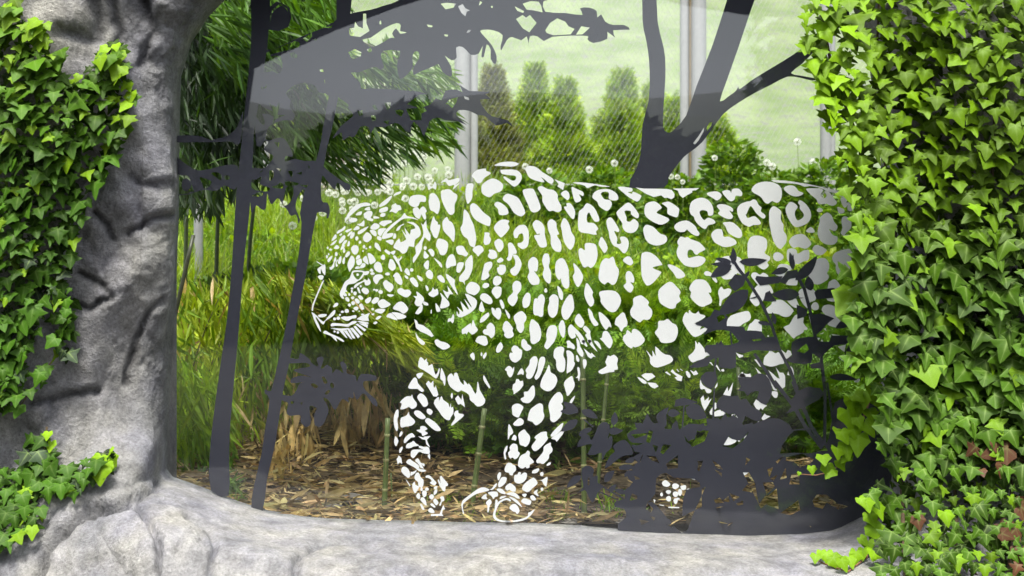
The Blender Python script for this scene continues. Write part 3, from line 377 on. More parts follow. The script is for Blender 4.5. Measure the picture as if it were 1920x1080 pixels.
TREE_TWO = {
(0,0,1): """!470,958 478,900 490,850 497,800 505,750 496,738 497,730 508,733 518,690 530,640 545,560 556,500 562,455 565,417 562,400 570,360 580,340 598,280 605,240 616,180 622,120 630,60 634,-90 664,-90 656,30 648,80 634,180 622,240 612,280 602,340 600,370 590,417 582,460 572,520 560,580 549,640 540,690 530,735 516,830 500,900 492,958""",
(320,0,4): """!690,385 760,370 850,330 960,280 1060,240 1150,205 1250,165 1260,400 1240,700 1180,700 1110,690 1080,640 1010,618 940,630 900,655 860,700 900,750 890,800 930,860 910,900 850,900 780,920 740,945 720,980 700,1060 640,1090 630,760 650,560|715,395 820,350 930,305 970,330 950,355 850,380 770,400 745,420 825,420 835,520 800,550 760,530 690,545 680,500|985,290 1055,245 1060,270 1020,312|890,400 920,388 950,410 945,432 905,430|1150,205 1200,190 1245,178 1200,208|665,640 700,650 722,630 715,660 680,668|640,870 655,780 690,800 760,830 735,770 790,800 810,760 815,800 800,860 860,860 790,890 760,930 770,870 700,850 685,860 705,910 690,935|1115,520 1140,518 1145,538 1120,535|1150,600 1165,575 1205,610 1180,638 1155,625|1070,290 1100,292 1085,305""",
(320,180,4): """620,325 700,320 740,330 830,310 880,360 915,450 860,450 860,490 930,470 1000,485 1100,490 1180,560 1290,640 1340,660 1345,700 1310,702 1270,662 1245,650 1228,702 1175,640 1130,600 1130,780 1175,800 1192,860 1180,915 1166,910 1165,878 1110,870 1050,900 985,880 960,960 940,890 900,898 870,850 840,820 830,800 800,765 760,810 740,790 722,730 712,840 680,850 640,820 600,870 590,545 620,540 700,540 740,500 770,450 720,420 700,390 730,340|775,345 815,345 805,390|605,630 640,625 680,605 670,660 740,688 715,715 610,695|740,560 770,565 765,610 740,632|790,540 830,545 820,568|880,562 912,565 905,608 890,590|945,580 985,565 980,590|760,680 800,665 820,648 843,660 835,690 790,692|862,640 950,650 945,668 865,672|970,665 1030,665 1060,612 1062,670 1040,692|610,750 650,725 685,722 680,750|870,680 915,682 915,750 880,810 840,815 850,740|1000,700 1022,800 1002,890 985,950 950,880 935,820 960,740|1025,520 1045,530 1035,545|660,575 690,552 680,570""",
(760,0,4): """!-100,-50 1070,-50 1060,0 1035,10 1050,85 1200,95 1330,110 1310,60 1380,55 1435,80 1440,130 1470,105 1500,160 1560,185 1640,185 1685,220 1560,225 1575,280 1515,235 1515,290 1410,320 1365,290 1370,268 1240,265 1100,275 1040,305 990,270 935,270 925,325 910,270 870,300 800,275 760,300 720,375 715,340 730,260 660,225 600,220 560,230 600,280 650,340 685,420 675,480 640,440 640,370 610,330 590,420 570,420 580,340 550,400 500,410 480,400 430,350 380,355 385,430 345,450 295,415 340,490 350,560 330,570 280,540 250,480 220,490 150,520 100,540 60,560 62,500 100,440 100,390 70,385 50,430 55,500 10,560 -40,590 -60,530 -60,460 -40,380 -170,380 -180,440 -160,500 -190,520 -220,500 -270,510 -350,540 -410,545 -340,620 -330,680 -280,690 -420,720 -540,700 -600,700 -600,400 -540,165 -440,105 -260,70 -180,45 -50,0|880,25 940,5 1000,10 1020,40 1030,90 960,75 910,70|820,45 850,60 890,80 885,95 840,80|830,140 880,110 905,130 935,110 985,170 930,240 880,210|1050,225 1085,170 1140,135 1200,160 1225,195 1270,215 1240,255 1110,262 1060,245|1280,258 1320,195 1385,205 1330,255|265,25 310,18 380,25 360,55 300,68|395,45 430,28 450,60 485,75 460,85 450,120 420,95|550,40 560,5 578,15 560,35|160,180 205,190 200,202 170,200|290,255 320,258 318,272 295,270|458,245 470,222 495,222 480,240|640,45 655,40 655,58 643,55|-425,210 -385,205 -378,160 -355,195 -320,210 -318,100 -295,100 -293,170 -270,230 -340,275 -420,265|-325,295 -260,280 -160,210 -65,170 -35,190 -40,230 10,240 -40,250 -70,210 -100,250 -80,285 -110,280 -160,310 -240,350 -280,340|-430,390 -380,365 -330,390 -335,420 -400,445|-290,370 -260,355 -250,380 -275,392|-195,160 -185,150 -180,180 -195,180""",
(320,180,4.00001): """!1210,320 1270,230 1330,180 1370,140 1330,90 1330,60 1260,10 1240,-30 1500,-60 1800,-40 1880,-30 1960,0 2030,30 2060,-40 2140,-50 2190,-30 2170,-85 2240,-40 2400,-35 2360,-15 2400,20 2320,25 2350,90 2410,150 2530,180 2560,230 2520,200 2440,220 2360,150 2300,140 2240,110 2160,105 2145,150 2220,215 2140,185 2060,180 2000,160 1940,190 1900,300 1870,240 1820,190 1800,240 1800,270 1760,260 1730,220 1680,200 1600,235 1530,230 1500,280 1480,230 1420,230 1380,305 1340,300 1290,330 1280,270|1510,70 1535,60 1555,105 1525,100|1600,50 1650,45 1645,85 1625,105|1500,145 1535,140 1540,180 1510,190|1680,105 1720,100 1750,110 1730,152 1690,130|1765,95 1820,90 1900,85 1920,110 1880,130 1880,180 1800,180 1780,130|1590,190 1640,180 1630,215|1400,115 1435,105 1440,140 1415,150|1770,60 1860,-10 1960,-20 1990,10 1950,60 1870,90|2060,60 2090,25 2155,5 2140,50 2110,90 2080,60|2200,0 2235,10 2240,30 2205,20""",
(480,640,3.177): """185,130 200,100 250,105 260,70 290,85 320,110 330,130 370,150 360,100 400,95 395,130 385,160 400,160 420,140 450,160 455,190 480,165 520,190 500,130 520,122 540,150 540,190 590,205 600,240 625,195 710,205 710,235 640,240 650,290 715,350 720,390 690,370 640,310 600,350 580,300 580,340 550,335 550,365 510,345 470,410 430,350 400,340 430,400 420,450 390,505 350,500 345,440 360,400 320,385 320,430 325,490 295,512 265,480 260,440 200,445 180,420 190,370 150,350 150,320 210,325 240,290 260,250 300,240 210,250 215,220 270,205 330,215 230,180 240,165 320,150 300,130 250,130|390,215 405,212 425,245 405,250|325,258 345,252 368,270 350,280|440,265 448,245 465,262 455,280|410,310 430,290 440,300 420,318|205,360 225,358 222,372 208,372|262,370 275,360 272,380""",
}
TREE_THREE = {
(1150,0,3): """!90,1055 130,950 155,860 165,700 200,560 205,400 195,280 180,200 165,110 170,-120 232,-120 250,120 275,230 292,320 293,450 283,600 280,700 290,735 320,745 350,720 410,650 470,480 560,250 640,0 680,-120 835,-120 795,0 760,100 700,280 640,450 600,570 650,540 690,510 705,485 712,500 780,450 860,400 960,340 1050,280 1100,225 1200,140 1300,50 1330,90 1220,200 1120,300 1060,360 1000,410 1060,425 1150,440 1200,430 1200,445 1120,452 1060,438 980,430 890,475 800,520 700,580 620,640 560,720 500,800 440,850 400,880 350,940 310,1000 285,1055|450,805 480,765 512,715 508,740 480,790 460,812|525,720 540,690 557,685 552,705 530,735""",
}
PLANT = {
(1040,720,3.723): """^160,250,45,330,60;^165,200,60,125,60;^150,190,40,190,50;^185,185,303,242,55;!155,440 200,360 260,390 300,300 340,265 380,280 385,330 370,380 400,360 400,440 360,480 330,535 330,480 280,495 230,490 260,430 240,420;^410,290,420,195,48;~5,412,270,408,310;^370,330,478,325,50;^250,380,165,350,40;^260,310,170,340,40;~9,200,245,270,300;350,590 380,510 420,470 410,430 480,390 530,430 545,490 490,500 450,520 400,560;!155,765 200,720 190,660 190,590 240,570 275,600 265,650 300,640 300,690 340,710 300,760 265,830 230,770 210,740|232,665 240,660 240,700 232,700;^185,640,83,722,50;^350,685,418,603,50;^380,750,432,700,34;~8,300,748,445,810;~11,330,715,480,800;710,230 740,190 795,165 780,220 780,290 740,300;^785,205,878,205,55;!835,160 845,110 900,95 1005,127 940,145 900,150;~10,905,150,890,320;^560,410,505,345,40;^610,330,560,268,36;^600,460,535,425,36;^640,320,655,225,60;^680,300,770,285,44;^760,340,735,260,36;^830,330,850,255,40;^900,350,1000,300,60;^560,520,490,545,40;^620,560,540,600,50;^500,760,415,735,36;^560,680,505,630,40;^1130,300,1060,240,60;^1180,300,1190,205,50;^1250,280,1330,225,50;^1000,330,1045,275,44;^915,165,1062,235,110;!440,1022 500,930 480,870 420,860 425,820 490,800 490,740 520,720 560,670 600,665 550,640 490,650 500,610 560,590 600,600 460,600 460,570 520,560 580,590 590,560 550,510 600,480 550,470 570,430 630,415 540,410 560,380 600,370 660,340 520,355 530,330 580,310 560,300 590,270 630,280 630,240 650,205 670,250 700,280 760,310 830,310 840,265 860,270 870,320 930,280 1000,280 1060,290 1110,250 1140,255 1180,240 1270,230 1330,300 1410,270 1500,240 1575,245 1640,285 1665,320 1780,305 1790,325 1655,340 1615,400 1585,460 1770,485 1885,440 1930,300 1955,130 2065,90 2130,90 2350,300 2350,900 2140,930 2000,1000 1800,1055 1500,1068 900,1045|570,785 545,770 530,810 570,800|740,690 790,665 830,690 930,695 960,735 890,750 870,830 865,900 800,895 770,860 720,810 695,815 735,770|660,335 680,340 665,400 645,395|690,430 720,440 705,470|760,430 800,435 760,480 745,470|655,505 700,510 720,545 680,530|790,560 850,515 850,580 800,585|600,520 615,495 600,540|1005,330 1060,340 1040,390 980,420|910,370 950,420 920,400|945,400 970,390 990,410 960,430|650,840 680,870 670,890 640,870|600,950 650,960 610,980|670,925 700,935 690,950|790,985 825,985 820,1000|840,920 880,930 1000,870 1000,780 1020,770 960,900 930,985 900,1000 850,960|1010,550 1030,545 1010,600 1000,590|1280,340 1330,350 1300,395 1250,430 1200,420 1230,370|1340,520 1360,530 1335,560|1690,350 1770,345 1830,400 1860,450 1760,455 1620,465 1640,410|1350,650 1380,650 1410,700 1430,810 1460,770 1510,720 1500,700 1450,700 1480,800 1440,830|1320,740 1355,700 1370,750|1460,820 1540,755 1550,860 1500,840|1600,895 1690,830 1700,880 1650,905|1580,660 1610,600 1615,650|1490,600 1520,590 1500,640|1510,660 1550,640 1530,670|1660,640 1700,630 1700,690 1650,690|1550,540 1590,510 1560,550|1640,520 1720,500 1780,530 1760,550 1710,570 1680,540 1640,535|1830,820 1850,790 1900,790 1950,830 2010,850 1960,865 1900,830 1880,860 1840,850|1120,810 1150,800 1170,825 1130,830|1180,815 1210,790 1215,820|1230,770 1280,790 1250,810|1275,835 1310,820 1310,840 1285,845|1000,540 1030,540 1010,565|1110,540 1150,570 1165,590 1130,580|1120,600 1160,620 1160,640 1130,610""",
(1280,440,3.858): """~22,345,150,400,240,470,330,560,470,640,640,700,830,780,980,830,1120;~24,835,310,880,390,920,540,960,740,1000,870,1015,1000,1030,1120;^365,215,365,92,44;^355,200,235,170,36;^350,210,200,212,34;^355,220,200,308,78;^410,195,612,182,60;!330,350 380,285 460,305 440,370 380,410 355,390;^475,400,255,585,120;^455,310,485,262,26;^560,440,480,462,10;!725,300 700,350 560,368 525,320 535,298 600,305;^765,250,640,285,50;^800,255,775,125,40;^790,200,800,140,14;^815,330,975,152,75;!700,340 760,262 830,255 850,330 830,310 770,320 745,360;^845,430,645,432,86;!585,480 600,420 630,405 650,440 680,480 640,485;^930,405,908,298,66;!953,420 970,398 1090,385 1150,410 1182,432 1100,455 970,468;!830,610 825,505 905,545 895,590;!935,580 1000,568 1060,590 1098,605 1050,640 1010,690 960,730 930,650;^1215,610,1105,677,60;~6,1195,600,1225,630,1240,640;~6,1225,630,1245,600,1255,560;^545,632,650,652,30;^670,650,648,560,34;^790,455,880,455,8;!90,640 200,590 230,540 290,570 330,600 320,660 440,665 445,720 400,765 350,700 240,690 150,725 180,680 130,660|255,600 285,570 300,600 265,625;!50,955 130,905 200,875 160,840 170,800 250,795 280,765 300,800 400,780 440,700 480,695 570,700 600,745 680,735 690,790 710,835 600,840 520,835 440,860 385,850 385,960 300,965 260,950 260,890 200,910 180,950 100,962|510,760 560,755 560,765 520,768;~12,345,700,365,860,370,960;~14,250,780,240,900,230,1000;!790,850 790,780 860,745 960,740 970,765 1060,775 1080,730 1190,730 1260,690 1240,740 1180,795 1100,800 1020,870 1000,900 940,860 930,930 800,930 750,900 790,880|840,840 890,800 905,830 880,850;!920,940 1000,920 1000,970 930,965;!1205,800 1250,825 1200,912 1170,850;^1060,1030,1265,1050,50;~22,520,860,600,980,680,1110""",
(1280,700,6.75): """!225,80 240,30 300,-20 420,-20 440,80 400,170 360,200 290,165;~20,400,180,395,400,385,600;!440,360 510,280 620,290 700,280 730,340 800,320 860,400 900,430 1000,500 990,570 950,610 850,570 800,540 760,560 700,560 660,510 590,515 540,500 500,470 430,430;!700,50 870,50 950,0 1060,30 1120,130 1130,250 1100,330 1050,400 940,330 970,230 870,240 820,290 780,230 690,220 740,170;!1300,510 1400,430 1370,350 1450,230 1560,180 1640,170 1640,370 1500,440 1440,470;!340,580 440,560 520,620 600,560 660,510 620,640 560,700 540,745 440,740 380,650;!560,750 620,700 780,650 900,620 860,700 780,810 720,850 620,830;~10,660,540,500,890""",
(1280,720,3.724): """~26,640,-20,780,160,860,300,975,450;~26,770,-20,830,130,900,300,990,430;~22,995,40,995,200,992,350,990,430;~14,1010,-10,1040,180,1045,240;!730,200 800,100 820,50 880,20 960,30 990,70 950,110 860,160 800,180""",
}
# ------------------------------------------------------------------ ground inside the enclosure, hill, ground on the visitor side
PROFILE = np.array([(-0.2, .85), (0.3, .86), (1.9, .90), (2.6, 1.02), (4.5, 1.60), (7.0, 2.30), (9, 2.42), (14, 2.75), (20, 4.3), (30, 9), (45, 18), (65, 29), (90, 36)])


def gz(x, y):
    b = np.interp(y, PROFILE[:, 0], PROFILE[:, 1])
    return b + 0.05 * np.sin(x * 1.7 + y) * np.clip(y / 4, 0, 1) + 0.03 * np.sin(x * 3.1 - y * 2.3) * np.clip(y / 3, 0, 1)


def terrain(name, xs, ys, zf, mat):
    X, Y = np.meshgrid(xs, ys)
    Z = zf(X, Y)
    nx, ny = len(xs), len(ys)
    V = np.stack([X.ravel(), Y.ravel(), Z.ravel()], -1)
    i = np.arange(ny - 1)[:, None] * nx + np.arange(nx - 1)[None]
    i = i.ravel()
    F = np.concatenate([np.stack([i, i + 1, i + nx + 1], -1), np.stack([i, i + nx + 1, i + nx], -1)])
    b = Batch(); b.add(V, F)
    o = b.build(name, mat, smooth=True)
    tag(o, kind="structure")
    return o


def ground_mat(name, c1, c2, c3, scale, bump=0.6):
    m, nt, out = new_mat(name)
    tc = N(nt, "ShaderNodeTexCoord")
    n1 = N(nt, "ShaderNodeTexNoise"); n1.inputs["Scale"].default_value = scale; n1.inputs["Detail"].default_value = 8
    n2 = N(nt, "ShaderNodeTexNoise"); n2.inputs["Scale"].default_value = scale * 7; n2.inputs["Detail"].default_value = 6
    link(nt, tc.outputs["Object"], n1.inputs["Vector"]); link(nt, tc.outputs["Object"], n2.inputs["Vector"])
    r1 = N(nt, "ShaderNodeValToRGB")
    r1.color_ramp.elements[0].position = 0.38; r1.color_ramp.elements[0].color = (*c1, 1)
    r1.color_ramp.elements[1].position = 0.62; r1.color_ramp.elements[1].color = (*c2, 1)
    link(nt, n1.outputs[0], r1.inputs[0])
    mr = N(nt, "ShaderNodeMapRange"); mr.inputs[1].default_value = 0.5; mr.inputs[2].default_value = 0.65
    link(nt, n2.outputs[0], mr.inputs[0])
    mx = N(nt, "ShaderNodeMix", data_type='RGBA')
    link(nt, mr.outputs[0], mx.inputs[0]); link(nt, r1.outputs[0], mx.inputs[6]); mx.inputs[7].default_value = (*c3, 1)
    bs = N(nt, "ShaderNodeBsdfPrincipled"); bs.inputs["Roughness"].default_value = 0.9
    bs.inputs["Specular IOR Level"].default_value = 0.2
    link(nt, mx.outputs[2], bs.inputs["Base Color"])
    bp = N(nt, "ShaderNodeBump"); bp.inputs["Strength"].default_value = bump; bp.inputs["Distance"].default_value = 0.03
    link(nt, n2.outputs[0], bp.inputs["Height"]); link(nt, bp.outputs[0], bs.inputs["Normal"])
    link(nt, bs.outputs[0], out.inputs["Surface"])
    return m


M_SOIL = ground_mat("litter_soil", (0.035, 0.026, 0.016), (0.10, 0.075, 0.04), (0.15, 0.11, 0.06), 6)
M_BANK = ground_mat("bank_soil", (0.02, 0.04, 0.008), (0.05, 0.10, 0.012), (0.03, 0.05, 0.01), 3)
M_HILL = ground_mat("hill_grass", (0.13, 0.18, 0.075), (0.19, 0.235, 0.12), (0.16, 0.17, 0.14), 0.9)
M_PATH = ground_mat("visitor_paving", (0.045, 0.043, 0.04), (0.075, 0.07, 0.065), (0.06, 0.056, 0.05), 2, 0.2)

terrain("ground", np.linspace(-4, 4, 60), np.linspace(0.06, 2.5, 40), gz, M_SOIL)
terrain("grass_bank", np.linspace(-9, 9, 90), np.concatenate([np.linspace(2.5, 14, 60)]), gz, M_BANK)
terrain("hill", np.linspace(-70, 70, 90), np.linspace(14, 90, 60),
        lambda X, Y: gz(X, Y) + 0.8 * np.sin(X * 0.11 + 1) * np.clip((Y - 14) / 15, 0, 1), M_HILL)
terrain("pavement", np.linspace(-60, 60, 30), np.linspace(-90, -0.62, 40), lambda X, Y: 0 * X, M_PATH)

# ------------------------------------------------------------------ artificial rock wall with the window opening
OPEN_PX = np.array([(333, 140), (331, 200), (329, 300), (328, 400), (324, 520), (318, 650), (311, 760), (306, 850), (306, 884), (318, 898),
    (345, 907), (390, 924), (440, 944), (500, 962), (560, 972), (620, 977), (700, 979), (780, 980), (860, 983), (930, 984), (1000, 985), (1080, 989),
    (1160, 996), (1230, 1000), (1300, 1002), (1400, 1005), (1500, 1002), (1560, 995), (1610, 978), (1645, 952), (1668, 915), (1680, 860),
    (1682, 700), (1678, 550), (1670, 400), (1655, 250), (1635, 100), (1600, -10), (1540, -70), (1440, -110), (1200, -135), (900, -140), (650, -120),
    (500, -70), (430, -20), (385, 25), (352, 75)], float)
OPEN = np.stack([(OPEN_PX[:, 0] - 960) / 700, 1.5 - (OPEN_PX[:, 1] - 540) / 700], -1)


def resample(P, n):
    P2 = np.vstack([P, P[:1]])
    s = np.r_[0, np.cumsum(np.linalg.norm(np.diff(P2, axis=0), axis=1))]
    t = np.linspace(0, s[-1], n, endpoint=False)
    return np.stack([np.interp(t, s, P2[:, 0]), np.interp(t, s, P2[:, 1])], -1)


def vnoise(P, scale, octaves=4, seed=0.0, ridged=False):
    out = np.empty(len(P))
    off = Vector((seed * 7.3, seed * 3.1, seed * 5.7))
    for i, p in enumerate(P):
        q = Vector((p[0] * scale[0], p[1] * scale[1], p[2] * scale[2])) + off
        out[i] = noise.ridged_multi_fractal(q, 0.9, 2.1, octaves, 1.0, 2.0) if ridged else noise.fractal(q, 0.9, 2.1, octaves)
    return out


CREASES = [  # points, depth, width (both in metres at the wall)
    ([(78, 1090), (92, 1040), (115, 1012), (150, 985), (185, 962), (240, 956)], .05, .014),
    ([(245, 955), (262, 972), (280, 1000), (297, 1035), (305, 1085)], .035, .007),
    ([(258, 948), (285, 930), (296, 905)], .03, .008),
    ([(150, 512), (195, 536), (210, 560), (165, 577), (128, 568)], .02, .008),
    ([(240, 437), (275, 417), (308, 405)], .02, .008),
    ([(236, 720), (255, 640), (270, 600), (292, 556)], .018, .008),
    ([(178, 398), (200, 420), (210, 445)], .02, .008),
    ([(555, 1085), (563, 1050), (598, 1026), (660, 1012), (705, 1030)], .03, .012),
    ([(345, 985), (385, 1005), (400, 1040), (395, 1090)], .02, .010),
    ([(690, 985), (660, 1000), (600, 1010)], .01, .01),
    ([(1010, 1040), (1100, 1030), (1240, 1050)], .018, .02),
    ([(120, 60), (180, 75), (185, 40), (175, 0)], .025, .02),
    ([(210, 0), (225, 60), (215, 110)], .02, .014),
    ([(270, 0), (290, 60), (262, 120)], .02, .012),
    ([(60, 760), (110, 745), (180, 735)], .02, .012),
    ([(240, 330), (262, 350), (300, 345)], .012, .012),
]
BULGES = [  # centre u,v, radii u,v, tilt, height
    (255, 500, 34, 70, 20, .045), (215, 560, 60, 45, -15, .03), (185, 640, 30, 110, 8, .03), (300, 560, 18, 60, 10, .03),
    (215, 130, 75, 60, 0, .03), (262, 250, 40, 120, 4, .035), (225, 380, 45, 30, 20, .03), (290, 330, 30, 70, 0, .02),
    (130, 860, 130, 70, -20, .03), (215, 1040, 110, 75, 0, .03), (330, 1010, 70, 55, 25, .02), (690, 1080, 130, 36, 0, .03),
    (480, 1060, 90, 30, 10, .03), (1090, 1065, 160, 28, 2, .035), (1350, 1075, 140, 30, -5, .03), (880, 1060, 90, 20, 0, .02),
    (40, 700, 60, 120, 0, .04), (100, 300, 90, 150, 0, .03), (262, 830, 30, 90, 6, .03), (120, 40, 60, 40, -20, .03),
]


def seg_dist(px, py, line):
    best = np.full(len(px), 1e9)
    for (a, b), (c, e) in zip(line[:-1], line[1:]):
        dx, dy = c - a, e - b
        t = np.clip(((px - a) * dx + (py - b) * dy) / (dx * dx + dy * dy), 0, 1)
        best = np.minimum(best, np.hypot(px - a - t * dx, py - b - t * dy))
    return best


def facets(P, stretch, cell, seed):
    """a continuous chiselled relief: the upper envelope of many tilted flakes, about 0..1"""
    rng = np.random.default_rng(seed)
    Q = P[:, [0, 2]] * np.array([stretch[0], stretch[2]])
    lo, hi = Q.min(0) - cell, Q.max(0) + cell
    nx, ny = int((hi[0] - lo[0]) / cell) + 1, int((hi[1] - lo[1]) / cell) + 1
    gx, gy = np.meshgrid(np.arange(nx), np.arange(ny))
    C = np.stack([lo[0] + (gx + .5 + rng.uniform(-.5, .5, gx.shape)) * cell, lo[1] + (gy + .5 + rng.uniform(-.5, .5, gy.shape)) * cell], -1)
    G = rng.normal(size=(ny, nx, 2)) * .8; H0 = rng.random((ny, nx)) * .6
    ci = ((Q - lo) / cell).astype(int)
    best = np.full(len(Q), -9.0)
    for dx in (-2, -1, 0, 1, 2):
        for dy in (-2, -1, 0, 1, 2):
            ix = np.clip(ci[:, 0] + dx, 0, nx - 1); iy = np.clip(ci[:, 1] + dy, 0, ny - 1)
            dd = (Q - C[iy, ix]) / cell
            best = np.maximum(best, H0[iy, ix] + (dd * G[iy, ix]).sum(1) * .55 - .75 * (dd ** 2).sum(1))
    return best


def build_rock():
    n = 1200
    P = resample(OPEN, n)
    T = np.roll(P, -3, 0) - np.roll(P, 3, 0)
    T /= np.linalg.norm(T, axis=1, keepdims=True)
    Nn = np.stack([-T[:, 1], T[:, 0]], -1)
    c = P.mean(0)
    if np.sum((P - c) * Nn) < 0: Nn = -Nn
    k = 31; ker = np.ones(k) / k                                   # smooth the outward directions
    for a in range(2):
        ext = np.r_[Nn[-k:, a], Nn[:, a], Nn[:k, a]]
        Nn[:, a] = np.convolve(ext, ker, 'same')[k:-k]
    Nn /= np.linalg.norm(Nn, axis=1, keepdims=True)
    bot = np.clip(-Nn[:, 1], 0, 1) ** 1.5 * (P[:, 1] < 1.2)
    bot = np.convolve(np.r_[bot[-40:], bot, bot[:40]], np.ones(41) / 41, 'same')[40:-40]
    top = np.clip(Nn[:, 1], 0, 1) * (P[:, 1] > 1.8)
    Rv = 0.13 + 0.42 * bot + 0.10 * top
    Av = 0.055 + 0.07 * bot + 0.05 * top
    rings = []
    th = np.linspace(0, 1, 46)
    rings.append((P + Nn * 0.04, np.full(n, 0.14)))
    rings.append((P + Nn * 0.012, np.full(n, 0.045)))
    for t in th:
        a = Av * (1 - np.cos(t * math.pi / 2)) ** 1.3
        b = Rv * np.sin(t * math.pi / 2) ** 0.9
        rings.append((P + Nn * a[:, None], 0.03 - b))
    Q = rings[-1][0]
    # outer rectangle, aimed outwards from the middle
    cx, cz = -0.1, 1.6
    dirs = Q - np.array([cx, cz])
    s = np.minimum(2.5 / np.maximum(np.abs(dirs[:, 0]), 1e-6), np.where(dirs[:, 1] > 0, 2.3, 1.75) / np.maximum(np.abs(dirs[:, 1]), 1e-6))
    O = np.array([cx, cz]) + dirs * s[:, None]
    O[:, 1] = np.where(dirs[:, 1] > 0, cz + (O[:, 1] - cz) * 0.75, O[:, 1])
    tt = np.r_[np.linspace(0, 0.45, 130)[1:], np.linspace(0.45, 1, 40)[1:]]
    for t in tt * 0.62:
        p = Q + (O - Q) * t
        dist = np.linalg.norm(p - Q, axis=1)
        dep = 0.03 - Rv - 0.14 * (1 - np.exp(-dist / 0.25)) * (1 - 0.2 * bot)
        rings.append((p, dep))
    m = len(rings)
    V = np.empty((m, n, 3))
    for i, (p, dep) in enumerate(rings):
        V[i, :, 0] = p[:, 0]; V[i, :, 1] = dep; V[i, :, 2] = p[:, 1]
    sfade = np.clip(np.arange(m) / 30.0, 0, 1) ** 1.2
    # normals of the smooth form
    du = np.roll(V, -1, 1) - np.roll(V, 1, 1)
    dv = np.gradient(V, axis=0)
    nm = np.cross(du, dv); nm /= np.maximum(np.linalg.norm(nm, axis=2, keepdims=True), 1e-9)
    if nm[m - 30, :, 1].mean() > 0: nm = -nm
    for _ in range(14):                                            # soften the directions along which the relief is raised
        nm = (nm + np.roll(nm, 2, 1) + np.roll(nm, -2, 1) + np.concatenate([nm[:1], nm[:-1]]) + np.concatenate([nm[1:], nm[-1:]])) / 5
    nm /= np.maximum(np.linalg.norm(nm, axis=2, keepdims=True), 1e-9)
    Vf = V.reshape(-1, 3); nf = nm.reshape(-1, 3)
    y = Vf[:, 1]
    U = 960 + Vf[:, 0] * FPX / (3 + y); W = 540 - (Vf[:, 2] - 1.5) * FPX / (3 + y)
    near = (U > -120) & (U < 2050) & (W > -120) & (W < 1200)
    big = np.zeros(len(Vf)); med = np.zeros(len(Vf)); fine = np.zeros(len(Vf)); stain = np.zeros(len(Vf))
    idx = np.where(near)[0]
    S = Vf[idx]
    big[idx] = vnoise(S, (2.3, 2.0, 1.3), 3, 1.0)
    med[idx] = vnoise(S, (6.5, 5, 3.8), 4, 2.0, True) - 1.0
    fine[idx] = vnoise(S, (26, 22, 17), 4, 3.0)
    stain[idx] = vnoise(S, (7, 6, 2.6), 5, 5.0)
    fac = np.zeros(len(Vf)); fac[idx] = facets(S + 0.03 * np.c_[fine[idx], 0 * fine[idx], stain[idx]], (1.0, .8, .62), .24, 3) ; fac2 = np.zeros(len(Vf)); fac2[idx] = facets(S + 0.012 * np.c_[fine[idx], 0 * fine[idx], fine[idx]], (1.0, .8, .8), .11, 9)
    calm = 1 - 0.6 * np.tile(bot, m)
    disp = 0.030 * big * calm + 0.055 * fac * calm + 0.015 * fac2 * calm - 0.006 * np.clip(med, -0.8, 1.2) * calm + 0.0055 * fine
    for (u, v, ru, rv, ang, h) in BULGES:
        a = R(ang); x = (U - u) * math.cos(a) + (W - v) * math.sin(a); z = -(U - u) * math.sin(a) + (W - v) * math.cos(a)
        q = (x / ru) ** 2 + (z / rv) ** 2
        disp += h * np.exp(-q * 1.1) * 0.75
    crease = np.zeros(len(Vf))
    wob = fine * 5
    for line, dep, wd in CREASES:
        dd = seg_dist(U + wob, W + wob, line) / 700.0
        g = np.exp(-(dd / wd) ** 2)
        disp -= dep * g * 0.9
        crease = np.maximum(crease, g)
    fade = np.repeat(sfade, n)
    disp *= fade
    Vd = Vf + nf * disp[:, None]
    # tone: paler high parts, darker hollows, creases and reveal, streaks; a pale sill
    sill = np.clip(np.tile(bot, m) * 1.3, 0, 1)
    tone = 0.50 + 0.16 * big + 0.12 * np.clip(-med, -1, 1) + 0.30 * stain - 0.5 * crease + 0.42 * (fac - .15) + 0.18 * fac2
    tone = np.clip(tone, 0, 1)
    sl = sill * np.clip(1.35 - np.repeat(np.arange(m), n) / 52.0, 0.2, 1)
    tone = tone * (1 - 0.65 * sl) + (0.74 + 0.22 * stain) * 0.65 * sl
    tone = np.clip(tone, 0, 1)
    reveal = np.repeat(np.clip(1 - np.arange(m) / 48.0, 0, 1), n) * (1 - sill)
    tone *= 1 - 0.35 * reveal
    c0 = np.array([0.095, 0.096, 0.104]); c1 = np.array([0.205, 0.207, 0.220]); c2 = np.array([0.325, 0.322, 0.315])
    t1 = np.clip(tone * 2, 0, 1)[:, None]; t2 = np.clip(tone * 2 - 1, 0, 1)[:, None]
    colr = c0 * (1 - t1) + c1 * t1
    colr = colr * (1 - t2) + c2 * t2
    warm = np.clip(vnoise_like(stain, big), 0, 1)[:, None]
    colr = colr * (1 - 0.5 * warm) + colr * np.array([1.08, 1.05, 0.88]) * 0.5 * warm
    green = (reveal * np.clip(0.6 + stain, 0, 1))[:, None]
    colr = colr * (1 - green * 0.5) + colr * np.array([1.0, 1.08, 0.86]) * green * 0.5
    i = (np.arange(m - 1)[:, None] * n + np.arange(n)[None]).ravel()
    j = (np.arange(m - 1)[:, None] * n + (np.arange(n)[None] + 1) % n).ravel()
    F = np.concatenate([np.stack([i, i + n, j + n], -1), np.stack([i, j + n, j], -1)])
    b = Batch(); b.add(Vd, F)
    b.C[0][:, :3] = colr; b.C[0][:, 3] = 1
    return b


def vnoise_like(a, b):
    return 0.4 + 0.9 * a - 0.6 * b


